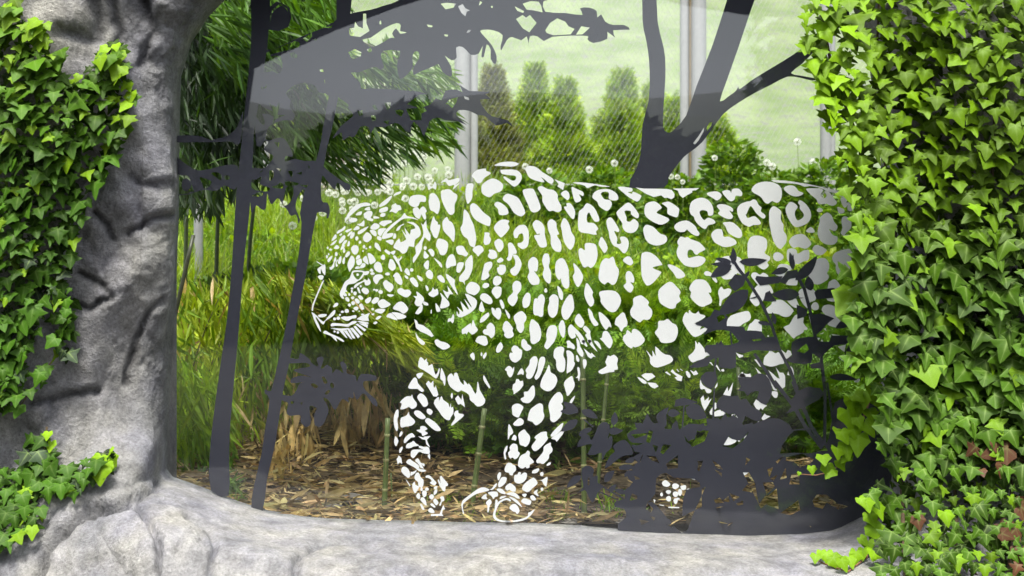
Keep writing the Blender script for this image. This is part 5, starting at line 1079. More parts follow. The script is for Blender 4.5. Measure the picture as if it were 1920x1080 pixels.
# ------------------------------------------------------------------ low conifers in the middle
def conifer_low(cx, cy, rx, ry, rz, cz, n, label, seed, c0=G_DARK, c1=G_FRESH, cat="shrub"):
    rng = np.random.default_rng(seed)
    g0 = float(gz(cx, cy))
    t = empty("conifer_shrub", (cx, cy, g0)); tag(t, label, cat, "low conifers behind the glass")
    d = rng.normal(size=(n, 3)); d /= np.linalg.norm(d, axis=1, keepdims=True)
    rad = .45 + .55 * rng.random(n) ** .45
    lump = 1 + .16 * np.array([noise.noise(Vector((q[0] * 2.2 + seed, q[1] * 2.2, q[2] * 2.2))) for q in d])
    p = d * np.array([rx, ry, rz]) * (rad * lump)[:, None] + np.array([cx, cy, cz])
    keep = p[:, 2] > g0 + .03
    p, d, rad = p[keep], d[keep], rad[keep]; n = len(p)
    out = d * np.array([1, 1, .55]) + np.array([0, 0, .25]) + rng.normal(size=(n, 3)) * .35
    M = frame_from(out, rng.normal(size=n) * 1.0)
    L = .075 + rng.random(n) * .075
    M = M * L[:, None, None]
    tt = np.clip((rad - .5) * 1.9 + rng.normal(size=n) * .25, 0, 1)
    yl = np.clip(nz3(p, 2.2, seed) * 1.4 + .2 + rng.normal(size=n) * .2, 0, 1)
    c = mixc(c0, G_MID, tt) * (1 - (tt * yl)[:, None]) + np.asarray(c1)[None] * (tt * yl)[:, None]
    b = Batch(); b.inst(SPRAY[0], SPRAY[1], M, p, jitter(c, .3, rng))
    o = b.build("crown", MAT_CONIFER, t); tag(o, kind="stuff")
    b = Batch(); V, F = tube([(cx, cy, g0 - .05), (cx + .02, cy, g0 + .2), (cx, cy, cz)], [.02, .016, .006], 7); b.add(V, F, (.07, .05, .03)); b.build("trunk", MAT_STEM, t)
    for k in range(5):
        a = k * 1.26 + seed; b = Batch()
        V, F = tube([(cx, cy, g0 + .1), (cx + math.cos(a) * rx * .4, cy + math.sin(a) * ry * .4, g0 + .14), (cx + math.cos(a) * rx * .85, cy + math.sin(a) * ry * .8, g0 + .22)], [.008, .006, .002], 5)
        b.add(V, F, (.07, .05, .03)); b.build("limb", MAT_STEM, t)


SHR = [  # u, v centre at depth y, radii px
    (880, 760, 1.35, 130, 135, "dark conifer just right of the straw coloured bamboo, leftmost of its row"),
    (1060, 785, 1.2, 150, 135, "bushy conifer behind the two printed front legs of the leopard"),
    (1240, 785, 1.3, 160, 140, "conifer behind the right side of the tall upright cane"),
    (1430, 790, 1.3, 150, 135, "conifer hidden partly by the printed hind leg and dark plants"),
    (1620, 770, 1.7, 150, 150, "conifer at the right window edge beside the ivy"),
    (960, 655, 2.4, 150, 95, "lighter green conifer in the second row left of centre"),
    (1190, 640, 2.5, 160, 90, "fresh green conifer in the second row at the window centre"),
    (1420, 620, 2.5, 170, 95, "fresh green conifer in the second row under the printed hip"),
    (1600, 600, 2.4, 120, 100, "yellow green conifer in the second row touching the ivy edge"),
    (800, 640, 2.6, 100, 70, "small conifer rising behind the bamboo mound"),
]
for i, (u, v, y, ru, rv, lab) in enumerate(SHR):
    s = (3 + y) / FPX
    conifer_low(wx(u, y), y, ru * s, .34, rv * s, wz(v, y), int(2300 if i < 5 else 1900), lab, i + 3, c1=(.32, .50, .016))


# ------------------------------------------------------------------ grass and weeds on the bank
def on_bank(n, u0, u1, y0, y1, pw=1.0):
    y = y0 + (y1 - y0) * RNG.random(n) ** pw
    u = u0 + RNG.random(n) * (u1 - u0)
    x = (u - 960) * (3 + y) / FPX
    return x, y, gz(x, y), u


def grass():
    b = Batch(); n = 34000
    x, y, z, u = on_bank(n, 240, 1720, 2.3, 7.6)
    cl = nz3(np.stack([x, y, z], -1), 1.3)
    H = (.10 + RNG.random(n) * .16) * (1 + .9 * np.clip(cl, -.4, .6))
    H = np.where(u > 1000, H * .8, H * 1.15)
    d = np.stack([RNG.normal(size=n) * .45 + .1, RNG.normal(size=n) * .35 - .1, np.ones(n)], -1)
    M = frame_from(d, RNG.random(n) * 6.3)
    W = .006 + RNG.random(n) * .005
    M = M * np.stack([W, H, H * (.4 + RNG.random(n))], -1)[:, None, :]
    t = np.clip(.45 + cl * 1.1 + RNG.normal(size=n) * .3, 0, 1)
    c = jitter(mixc((.10, .22, .010), (.32, .45, .03), t), .3)
    pale = RNG.random(n) < .10; c[pale] = jitter(mixc((.25, .33, .08), (.42, .46, .20), RNG.random(pale.sum())), .2)
    b.inst(BLADE_V, BLADE_F, M, np.stack([x, y, z - .01], -1), c)
    n = 16000                                                   # low broad-leaved cover
    x, y, z, u = on_bank(n, 240, 1720, 2.3, 7.0)
    cl = nz3(np.stack([x, y, z], -1), 1.9, 5)
    k = (cl + RNG.normal(size=n) * .12 + np.where(u > 950, .22, -.05)) > 0
    x, y, z, cl = x[k], y[k], z[k], cl[k]; n = len(x)
    zz = z + RNG.random(n) * (.05 + .22 * np.clip(cl + .1, 0, 1))
    d = np.stack([RNG.normal(size=n), RNG.normal(size=n) - .4, RNG.normal(size=n) * .5 + .5], -1)
    L = .03 + RNG.random(n) * .045
    M = frame_from(d, RNG.normal(size=n)) * L[:, None, None]
    t = np.clip(.5 + (zz - z) * 3 + RNG.normal(size=n) * .25, 0, 1)
    b.inst(OVAL_V, OVAL_F, M, np.stack([x, y, zz], -1), jitter(mixc((.07, .17, .008), (.28, .44, .016), t), .3))
    o = b.build("grass", MAT_GRASS); tag(o, kind="stuff")


grass()


def weed(u, y, h, w, n, seed, label, c0, c1, name="weed_bush", leaf=.07):
    rng = np.random.default_rng(seed)
    x0 = wx(u, y); g = float(gz(x0, y))
    t = empty(name, (x0, y, g)); tag(t, label, "bush", "leafy bushes on the bank")
    q = rng.random(n)
    a = rng.random(n) * 6.283; r = w * (1 - .55 * q) * rng.random(n) ** .5 * (1 + .3 * np.sin(a * 3 + seed))
    p = np.stack([x0 + r * np.cos(a), y + r * np.sin(a) * .7, g + h * q * (1 - .25 * (r / w))], -1)
    d = np.stack([np.cos(a) + rng.normal(size=n) * .5, np.sin(a) + rng.normal(size=n) * .5, rng.normal(size=n) * .4 + .35], -1)
    M = frame_from(d, rng.normal(size=n)) * (leaf * (.6 + .8 * rng.random(n)))[:, None, None]
    M = M * np.array([.8, 1, 1])[None, None, :]
    tt = np.clip(.2 + q * .6 + rng.normal(size=n) * .25, 0, 1)
    b = Batch(); b.inst(OVAL_V, OVAL_F, M, p, jitter(mixc(c0, c1, tt), .25, rng))
    o = b.build("foliage", MAT_LEAF, t); tag(o, kind="stuff")
    for k in range(5):
        a = k * 1.3; b = Batch()
        V, F = tube([(x0, y, g - .03), (x0 + math.cos(a) * w * .3, y + math.sin(a) * w * .2, g + h * .5), (x0 + math.cos(a) * w * .5, y + math.sin(a) * w * .35, g + h * .95)], [.008, .005, .002], 5)
        b.add(V, F, (.08, .12, .03)); b.build("stem", MAT_STEM, t)


for i, (u, y, h, w, n, lab) in enumerate((
    (1000, 5.6, .50, .42, 900, "leafy bush at the fence foot above the leopard's shoulder"),
    (1130, 5.8, .42, .35, 650, "small bush at the fence left of the forked tree print"),
    (1275, 5.4, .48, .34, 800, "bush with dandelions right of the forked tree print base"),
    (1375, 5.9, .70, .40, 1000, "tall fresh bush left of the white flower clump"),
    (1455, 5.2, .52, .36, 900, "bush right behind the printed rump"),
    (1545, 5.0, .62, .38, 1000, "bush half behind the ivy edge"),
    (1620, 4.2, .60, .40, 900, "bush mostly behind the ivy at the right"),
    (560, 3.6, .26, .50, 700, "low leafy patch left of the leopard's face"),
    (420, 3.3, .30, .40, 700, "low leafy patch by the left slim tree print"),
    (1560, 3.4, .45, .4, 900, "yellow leafed bush under the printed tail end"))):
    weed(u, y, h, w, n, i + 70, lab, (.04, .11, .008) if i != 9 else (.10, .18, .01), (.15, .28, .02) if i != 9 else (.25, .33, .02))


# ------------------------------------------------------------------ dandelion clocks
def dandelion_proto():
    rng = np.random.default_rng(9); b = Batch()
    n = 70
    d = rng.normal(size=(n, 3)); d /= np.linalg.norm(d, axis=1, keepdims=True)
    M = frame_from(d, rng.random(n) * 6) * np.array([.010, .030, .01])[None, None, :]
    pv = np.array([(0, 0, 0), (.06, .8, 0), (-.06, .8, 0), (.9, 1, 0), (-.9, 1, 0), (0, 1, .9), (0, 1, -.9)], float)
    pf = np.array([(0, 1, 2), (1, 3, 2), (2, 3, 4), (1, 5, 6)])
    b.inst(pv, pf, M, np.zeros((n, 3)), np.tile((.95, .95, .9), (n, 1)))
    V, F = tube([(0, 0, -.006), (0, 0, 0), (0, 0, .006)], [.004, .006, .004], 6); b.add(V, F, (.3, .26, .16))
    head = b.mesh("head", leaf_material("seed_fluff", .9, .5, tcol=(1, 1, 1), vary=.05))
    b = Batch(); V, F = tube([(0, 0, -.34), (.008, 0, -.17), (0, 0, 0)], [.0025, .0022, .002], 5); b.add(V, F, (.16, .22, .05))
    return head, b.mesh("stem", MAT_STEM)


def dandelions():
    head, stem = dandelion_proto()
    spots_ = []
    rng = np.random.default_rng(4)
    clusters = [((668, 318), 22, 14, 34), ((700, 335), 50, 22, 30), ((725, 305), 40, 18, 14), ((620, 330), 18, 30, 10), ((745, 350), 60, 14, 16), ((775, 290), 35, 12, 12), ((600, 395), 50, 25, 8), ((540, 380), 60, 30, 4)]
    for (cu, cv), su, sv, n in clusters:
        for _ in range(n): spots_.append((cu + rng.normal() * su, cv + rng.normal() * sv))
    spots_ += [(1258, 331), (1270, 332), (1280, 341), (1448, 312), (1495, 266), (1525, 304), (1517, 334), (1340, 296), (1553, 341), (1438, 305), (1030, 320), (1152, 306), (1105, 318), (985, 312), (760, 372)]
    first = True
    for (u, v) in spots_:
        big = u > 900
        y = 5.0 if big else 4.2 + (390 - v) / 70 * 1.2
        y = min(max(y, 3.3), 6.4)
        z = wz(v, y); x = wx(u, y)
        t = empty("dandelion", (x, y, z))
        s = (0.62 if big else 0.60) + rng.random() * .3
        t.scale = (s, s, s)
        tag(t, "white dandelion seed head on a thin stem in the long grass", "dandelion", "dandelion clocks in the grass")
        for nm, me in (("head", head), ("stem", stem)):
            o = bpy.data.objects.new(nm, me); COL.objects.link(o); o.parent = t


dandelions()

# ------------------------------------------------------------------ wire fence
FY = 7.0


def fence():
    t = empty("wire_fence", (0, FY, 2.3)); tag(t, "tall chain link fence with pale steel posts across the back of the enclosure", "fence")
    b = Batch(); a = .046; zt, zb, x0, x1 = 6.2, 2.0, -5.2, 5.2
    sl = 1.75                                                    # rise per run
    H = zt - zb
    W = H / sl
    xx = x0 - W
    while xx < x1:
        for s in (0, 1):
            p = (xx, FY, zb) if s == 0 else (xx + W, FY + .006, zb)
            q = (xx + W, FY, zt) if s == 0 else (xx, FY + .006, zt)
            V, F = tube([p, q], .0011 if s == 0 else .0006, 3); b.add(V, F[:6], (.6, .6, .6))
        xx += a
    o = b.build("wire_mesh", MAT_STEEL, t); tag(o, kind="stuff")
    for u, w1, w2, dx in ((867, 15, 7, 22), (1310, 14, 8, -27), (1548, 10, 6, 12), (480, 12, 6, 18)):
        for uu, ww in ((u, w1), (u + dx, w2)):
            x = wx(uu, FY - .12); r = ww * (3 + FY) / FPX
            b = Batch(); V, F = tube([(x, FY - .12, 1.9), (x, FY - .12, 6.2)], r, 18); b.add(V, F)
            b.build("post", MAT_STEEL, t, smooth=False)
        x = wx(u + dx * .58, FY - .1); b = Batch(); V, F = box(x - .012, x + .012, FY - .12, FY - .08, 1.9, 6.2); b.add(V, F); b.build("seam_strip", MAT_DARKSEAM, t)
    b = Batch(); V, F = tube([(-5.3, FY - .03, 2.42), (5.3, FY - .03, 2.42)], .006, 6); b.add(V, F); b.build("tension_wire", MAT_STEEL, t)


fence()
t = Batch(); x = wx(372, 4.0); V, F = tube([(x, 4.0, 1.2), (x, 4.0, 4.6)], .028, 14); t.add(V, F)
o = t.build("steel_post", MAT_STEEL); tag(o, "pale round post standing in the grass behind the left bamboo leaves", "post")


# ------------------------------------------------------------------ young conifer trees beyond the fence
def fir(u, y, vtop, wpx, seed, label, c0, c1):
    rng = np.random.default_rng(seed)
    s = (3 + y) / FPX; x0 = wx(u, y); g = float(gz(x0, y)); ht = wz(vtop, y) - g; w = wpx * s / 2
    t = empty("conifer_tree", (x0, y, g)); tag(t, label, "conifer", "young conifers beyond the fence")
    n = int(3600 * min(1.4, w * ht * 1.3 + .4))
    q = rng.random(n) ** 1.35; a = rng.random(n) * 6.283
    env = w * (1.05 - q) ** 1.05 * (1 + .22 * np.sin(q * 21 + seed + 1.5 * np.sin(a)) + .28 * np.sin(a * 3 + q * 7 + seed)) + .012
    r = env * (.35 + .65 * rng.random(n) ** .4)
    p = np.stack([x0 + r * np.cos(a), y + r * np.sin(a), g + .05 + ht * .97 * q], -1)
    d = np.stack([np.cos(a), np.sin(a), .55 + rng.normal(size=n) * .3], -1) + rng.normal(size=(n, 3)) * .3
    M = frame_from(d, rng.normal(size=n)) * ((.10 + .10 * rng.random(n)) * (1 - .4 * q))[:, None, None] * 1.15
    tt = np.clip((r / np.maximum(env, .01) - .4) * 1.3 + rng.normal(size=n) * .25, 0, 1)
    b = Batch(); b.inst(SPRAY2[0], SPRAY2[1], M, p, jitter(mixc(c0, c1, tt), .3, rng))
    o = b.build("crown", MAT_CONIFER, t); tag(o, kind="stuff")
    b = Batch(); V, F = tube([(x0, y, g - .1), (x0, y, g + ht * .95)], [.035, .005], 7); b.add(V, F, (.08, .06, .04)); b.build("trunk", MAT_STEM, t)


for i, (u, y, vt, w, lab) in enumerate((
    (925, 9.0, 132, 95, "brownish conifer just right of the pale fence post"),
    (1004, 9.6, 125, 110, "tallest pointed conifer in the left group beyond the fence"),
    (1060, 9.2, 155, 110, "bushy conifer right of the tallest pointed one"),
    (1166, 9.3, 138, 130, "broad conifer left of the forked tree print"),
    (1222, 9.9, 165, 80, "slim conifer peeping out left of the tree fork"),
    (1262, 9.4, 190, 75, "conifer seen inside the fork of the printed tree"),
    (1345, 9.6, 228, 110, "low conifer right of the forked tree print"),
    (560, 10.0, 120, 90, "dull conifer showing between the slim tree prints"),
    (640, 10.6, 60, 120, "conifer behind the leafy crown print at the upper left"))):
    fir(u, y, vt, w, 30 + i, lab, (.06, .05, .02) if i == 0 else (.14, .27, .012), (.44, .60, .03) if i else (.36, .42, .06))

# pale dressed-stone wall beyond the fence at the left
sw = empty("stone_wall", (-2.4, 8.6, 2.3)); tag(sw, "low wall of pale buff stones beyond the fence at the upper left", "wall")
proto = []
for k in range(3):
    b = Batch(); rr = np.random.default_rng(k)
    V, F = box(-.5, .5, -.5, .5, -.5, .5); V = V * (1 - .16 * rr.random((8, 3))); b.add(V, F, [(.42, .37, .29), (.34, .30, .25), (.48, .44, .37)][k]); proto.append(b.mesh("stone", MAT_STEM))
for r_ in range(6):
    for c_ in range(7):
        o = bpy.data.objects.new("stone", proto[(r_ * 5 + c_ * 3) % 3]); COL.objects.link(o); o.parent = sw
        o.scale = (.20, .22, .125); o.location = (-.62 + c_ * .205 + (r_ % 2) * .1, .01 * ((r_ * 7 + c_) % 3), -.1 + r_ * .13)

# small green sprouts at the foot of the glass
b = Batch()
for (u, v, n, h) in ((815, 970, 60, .035), (850, 965, 40, .035), (1045, 985, 50, .04), (1150, 992, 40, .05), (1030, 975, 18, .03), (430, 930, 40, .08), (1180, 985, 30, .04), (905, 965, 30, .04), (1290, 985, 20, .05)):
    uu = u + RNG.normal(size=n) * 18; y = .08 + RNG.random(n) * .35
    x = (uu - 960) * (3 + y) / FPX
    d = np.stack([RNG.normal(size=n) * .7, RNG.normal(size=n) * .5, np.ones(n)], -1)
    M = frame_from(d, RNG.random(n) * 6) * np.stack([np.full(n, .004), np.full(n, h), np.full(n, h)], -1)[:, None, :]
    b.inst(BLADE_V, BLADE_F, M, np.stack([x, y, gz(x, y)], -1), jitter(mixc(G_MID, G_FRESH, RNG.random(n)), .3))
o = b.build("grass", MAT_GRASS); tag(o, kind="stuff")
# ------------------------------------------------------------------ ivy
from mathutils.bvhtree import BVHTree


def ivy_leaf(kind):
    if kind == 0:      # broad five-lobed
        half = [(.08, .10), (.22, .16), (.40, .13), (.30, -.04), (.42, -.16), (.64, -.26), (.44, -.38), (.27, -.44), (.20, -.62), (.10, -.86)]
        vein = {2: .8, 5: .85}
    elif kind == 1:    # narrow, long middle lobe
        half = [(.06, .08), (.20, .13), (.32, .08), (.22, -.06), (.36, -.14), (.56, -.16), (.38, -.32), (.19, -.42), (.14, -.66), (.07, -.88)]
        vein = {2: .8, 5: .85}
    else:              # young, barely lobed
        half = [(.10, .14), (.26, .20), (.42, .14), (.46, -.02), (.52, -.16), (.58, -.28), (.42, -.42), (.30, -.54), (.20, -.72), (.10, -.90)]
        vein = {2: .7, 5: .8}
    V = [(0, 0, -.02), (0, .0, -.48)]; W = [1.0, .95]
    ring = [(0, .05, 0.02)]
    wr = [.3]
    for i, (x, z) in enumerate(half):
        v = vein.get(i, 0.0)
        ring.append((x, (.0 if v else .04) - .10 * x * x + (.05 if z > 0 else 0), z)); wr.append(v)
    ring.append((0, .06, -1.0)); wr.append(.85)
    for i in range(len(half) - 1, -1, -1):
        x, z = half[i]; v = vein.get(i, 0.0)
        ring.append((-x, (.0 if v else .04) - .10 * x * x + (.05 if z > 0 else 0), z)); wr.append(v)
    k0 = len(V); V += ring; W += wr; n = len(ring); tip = k0 + len(half) + 1
    F = []
    for i in range(n):
        a, b_ = k0 + i, k0 + (i + 1) % n
        lo = min(V[a][2], V[b_][2])
        c_ = 1 if lo < -.55 else 0
        F.append((c_, b_, a))
    # fill between the two midrib points
    r7, l7 = k0 + 8, k0 + n - 8
    F.append((0, 1, r7)); F.append((1, 0, l7))
    return np.array(V, float), np.array(F), np.array(W)


IVY = [ivy_leaf(k) for k in range(3)]


def ivy_mesh(k, strong):
    V, F, W = IVY[k]
    b = Batch(); b.add(V, F); b.C[0][:, 3] = W * strong
    return b.mesh("ivy_leaf", MAT_IVY, smooth=True)


IVY_ME = [[ivy_mesh(k, s) for k in range(3)] for s in (.90, 1.0)]

_dep = bpy.context.evaluated_depsgraph_get()
_rb = rock_wall.data
_co = np.empty(len(_rb.vertices) * 3); _rb.vertices.foreach_get("co", _co)
_fi = np.empty(len(_rb.polygons) * 3, dtype=np.int32); _rb.loops.foreach_get("vertex_index", _fi)
ROCK_BVH = BVHTree.FromPolygons([tuple(c) for c in _co.reshape(-1, 3)], [tuple(int(q) for q in f) for f in _fi.reshape(-1, 3)])
EYE = Vector((0, -3, 1.5))


def wall_depth(u, v, default):
    d_ = Vector(((u - 960) / FPX, 1.0, -(v - 540) / FPX))
    h = ROCK_BVH.ray_cast(EYE, d_.normalized(), 6)
    if h[0] is None: return default
    return min(h[0].y, default + .06)


def jit_grid(poly, step, rng):
    poly = np.asarray(poly, float); lo, hi = poly.min(0), poly.max(0)
    us, vs = np.arange(lo[0], hi[0], step), np.arange(lo[1], hi[1], step * .92)
    U, Vv = np.meshgrid(us, vs); U = U + (np.arange(len(vs)) % 2)[:, None] * step * .5
    U = U.ravel() + rng.normal(size=U.size) * step * .24; Vv = Vv.ravel() + rng.normal(size=Vv.size) * step * .24
    k = in_poly(U, Vv, poly)
    return U[k], Vv[k]


def ivy_plant(name_label, polys, origin, colf, seed, default, nparts, extra=(), group=None):
    """polys: (polygon, spacing, leaf size px, layer depth, darkness)"""
    rng = np.random.default_rng(seed)
    t = empty("ivy", origin); tag(t, name_label, "ivy", group)
    leaves = []
    for poly, step, size, lay, dark in polys:
        U, Vv = jit_grid(poly, step, rng)
        for u, v in zip(U, Vv):
            sz = size(u, v) * (0.55 + .75 * rng.random() ** .8) * .9
            leaves.append((u, v, sz, lay, dark, 0))
    for (u, v, sz) in extra: leaves.append((u, v, sz, .03, 1.25, 1))
    out = []
    for (u, v, sz, lay, dark, young) in leaves:
        y = wall_depth(u, v, default) - lay - rng.random() * .02
        s = sz * (3 + y) / FPX
        yaw, pitch, roll = rng.normal() * .34, -(.15 + rng.random() * .6) * (1 if not dark < .6 else .5), rng.normal() * .42
        M = rots(np.array([yaw]), np.array([pitch]), np.array([roll]))[0] * (s * (1 + rng.normal() * .06))
        M = M @ np.diag([1.0 + rng.normal() * .1, 0.8 + rng.random() * 1.2, 1.0])
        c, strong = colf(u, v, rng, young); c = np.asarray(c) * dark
        kind = 2 if young or rng.random() < .12 else (1 if rng.random() < .3 else 0)
        pos = np.array([wx(u, y), y, wz(v - sz * .45, y)])
        on = -60 < u < 1980 and -60 < v < 1140
        out.append((sz * (1 if dark > .6 else .2) * (1 if on else .1), kind, strong, M, pos, c))
    out.sort(key=lambda q: -q[0])
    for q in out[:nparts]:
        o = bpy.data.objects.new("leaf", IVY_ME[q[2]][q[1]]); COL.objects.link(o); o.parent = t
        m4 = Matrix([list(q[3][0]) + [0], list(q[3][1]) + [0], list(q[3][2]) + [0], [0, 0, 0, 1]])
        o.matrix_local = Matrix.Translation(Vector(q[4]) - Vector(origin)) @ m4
        o.color = (*[float(x) for x in q[5]], 1)
    b = Batch()
    for st in (0, 1):
        for kd in range(3):
            r = [q for q in out[nparts:] if q[1] == kd and q[2] == st]
            if r:
                V, F, W = IVY[kd]
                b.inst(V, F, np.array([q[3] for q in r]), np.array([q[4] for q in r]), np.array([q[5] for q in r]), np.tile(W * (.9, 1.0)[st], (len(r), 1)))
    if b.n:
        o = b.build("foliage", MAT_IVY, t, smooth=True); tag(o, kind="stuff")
    return t


def vine(t, pts, default, r=.0028, c=(.12, .09, .05), lift=.012, name="vine_stem"):
    P = []
    for (u, v) in pts:
        y = wall_depth(u, v, default) - lift
        P.append((wx(u, y), y, wz(v, y)))
    P = [tuple(Vector(P[0]).lerp(Vector(P[1]), 0))] + P[1:]
    b = Batch(); V, F = tube(P, [r * (1 - .5 * k / len(P)) for k in range(len(P))], 5); b.add(V, F, c); b.build(name, MAT_STEM, t)


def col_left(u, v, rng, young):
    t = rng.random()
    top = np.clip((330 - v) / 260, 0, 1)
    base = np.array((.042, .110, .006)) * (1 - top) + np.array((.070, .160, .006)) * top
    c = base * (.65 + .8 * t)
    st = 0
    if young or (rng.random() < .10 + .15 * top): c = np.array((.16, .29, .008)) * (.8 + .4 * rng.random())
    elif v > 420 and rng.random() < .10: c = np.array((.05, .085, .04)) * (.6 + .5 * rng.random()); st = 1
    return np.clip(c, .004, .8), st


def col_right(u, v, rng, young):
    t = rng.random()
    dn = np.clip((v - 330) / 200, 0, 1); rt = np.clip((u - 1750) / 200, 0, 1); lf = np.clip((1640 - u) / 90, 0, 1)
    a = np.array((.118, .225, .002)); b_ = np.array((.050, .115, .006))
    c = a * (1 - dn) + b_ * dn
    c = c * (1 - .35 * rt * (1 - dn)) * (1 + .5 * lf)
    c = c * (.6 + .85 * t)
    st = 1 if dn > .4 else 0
    if young or rng.random() < .10 + .05 * lf + (.06 if v > 780 else 0): c = np.array((.135, .26, .006)) * (.75 + .45 * rng.random()); st = 0
    if v > 760 and u > 1800 and rng.random() < .05: c = np.array((.13, .055, .028)) * (.4 + .8 * rng.random()); st = 0
    return np.clip(c, .003, .85), st


L_MAIN = [(-60, 25), (28, 12), (40, 45), (85, 60), (120, 110), (130, 140), (150, 170), (195, 85), (225, 92), (242, 130), (255, 190), (252, 225), (228, 262), (212, 300), (195, 345), (160, 385), (145, 430), (132, 520), (138, 590), (140, 665), (112, 690), (96, 640), (88, 560), (66, 600), (70, 640), (45, 690), (20, 760), (-60, 800)]
L_STR = [(80, 540), (138, 540), (140, 670), (112, 690), (92, 640)]
L_LOW = [(60, 690), (110, 670), (95, 720), (50, 760), (30, 790), (-60, 800), (-60, 640), (20, 660)]
L_BOT = [(-60, 885), (40, 890), (50, 835), (88, 820), (104, 845), (112, 880), (150, 872), (200, 850), (215, 862), (200, 895), (140, 935), (90, 935), (70, 985), (20, 1030), (-10, 1050), (-60, 1050)]
fL = lambda u, v: 30 + 5 * math.sin(u * .05 + v * .03)
ivl = ivy_plant("green ivy climbing the rock at the upper left, its leaves in overlapping rows", [
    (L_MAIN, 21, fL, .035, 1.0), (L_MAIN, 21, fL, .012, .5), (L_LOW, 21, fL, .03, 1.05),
    ], (-1.3, -.3, 1.2), col_left, 5, -.18, 300,
    extra=[(14, 18, 22), (8, 30, 26), (70, 50, 30), (66, 62, 34), (62, 66, 36), (76, 84, 34), (200, 100, 26), (217, 92, 22), (188, 120, 34), (222, 112, 34), (224, 140, 36), (238, 166, 20), (245, 185, 28), (14, 35, 24), (84, 52, 20), (132, 158, 20), (54, 58, 26), (148, 148, 18), (240, 205, 28)])
vine(ivl, [(20, 60), (14, 30), (10, 10)], -.18); vine(ivl, [(72, 110), (74, 80), (70, 50)], -.18); vine(ivl, [(200, 170), (208, 130), (216, 90)], -.18)
vine(ivl, [(105, 500), (112, 560), (118, 620), (110, 660), (60, 730), (25, 780)], -.18); vine(ivl, [(30, 500), (60, 640), (30, 720)], -.18)
ivb = ivy_plant("small ivy sprig spreading over the lower left boulder", [
    (L_BOT, 19, lambda u, v: 31, .03, 1.0), (L_BOT, 19, lambda u, v: 30, .01, .5)], (-1.3, -.35, .95), col_left, 6, -.2, 300,
    extra=[(90, 818, 18), (96, 838, 22), (210, 850, 20), (208, 866, 24), (188, 868, 28), (200, 880, 26), (60, 1000, 26)])
vine(ivb, [(88, 800), (84, 830), (80, 870)], -.2); vine(ivb, [(20, 960), (100, 920), (205, 862)], -.2)

R_EDGE = [(1512, -60), (1505, 20), (1500, 80), (1522, 120), (1518, 170), (1535, 205), (1535, 235), (1575, 270), (1568, 300), (1590, 340), (1575, 370), (1602, 400), (1598, 440), (1612, 480), (1590, 520), (1618, 560), (1580, 600), (1605, 640), (1590, 680), (1640, 720), (1655, 780), (1648, 860), (1665, 900), (1620, 940), (1636, 985), (1650, 1030), (1630, 1140)]
R_MAIN = R_EDGE + [(1990, 1140), (1990, -60)]
R_BACK = [(u + 26, v) for u, v in R_EDGE] + [(1990, 1140), (1990, -60)]


def fR(u, v):
    a = 35 + 9 * np.clip((v - 400) / 80, 0, 1) - 14 * np.clip((v - 800) / 120, 0, 1)
    return float(a) + 5 * math.sin(u * .04) * math.sin(v * .03)


ivr = ivy_plant("dense wall of ivy covering the whole right side beside the window", [
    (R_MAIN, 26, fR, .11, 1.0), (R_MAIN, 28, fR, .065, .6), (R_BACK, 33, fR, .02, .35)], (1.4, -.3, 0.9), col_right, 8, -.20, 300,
    extra=[(1645, 515, 44), (1600, 575, 60), (1640, 650, 62), (1860, 905, 40), (1700, 745, 40)])
for pts in ([(1800, 1140), (1790, 900), (1820, 700), (1800, 500)], [(1700, 1140), (1690, 900), (1670, 700), (1680, 420), (1640, 200), (1650, -40)], [(1890, 1140), (1900, 850), (1870, 600), (1860, 300), (1880, -40)],
            [(1605, 250), (1560, 130), (1540, 20)], [(1650, 690), (1640, 600), (1620, 480)]):
    vine(ivr, pts, -.2, .005, (.07, .05, .03), .02)
for (u, v, s) in ((1890, 850, 52), (1868, 835, 40), (1880, 880, 30), (1912, 960, 46), (1905, 1000, 40), (1915, 1040, 44), (1720, 980, 26), (1878, 1010, 26)):
    y = wall_depth(u, v, -.2) - .12
    o = bpy.data.objects.new("dead_leaf", IVY_ME[0][2]); COL.objects.link(o); o.parent = ivr
    Rm = rots(np.array([.4 * math.sin(u)]), np.array([-.3]), np.array([math.sin(v) * 1.2]))[0] * (s * (3 + y) / FPX)
    o.matrix_local = Matrix.Translation(Vector((wx(u, y), y, wz(v - 10, y))) - ivr.location) @ Matrix([list(r_) + [0] for r_ in Rm] + [[0, 0, 0, 1]])
    o.color = (.10, .045, .022, 1)

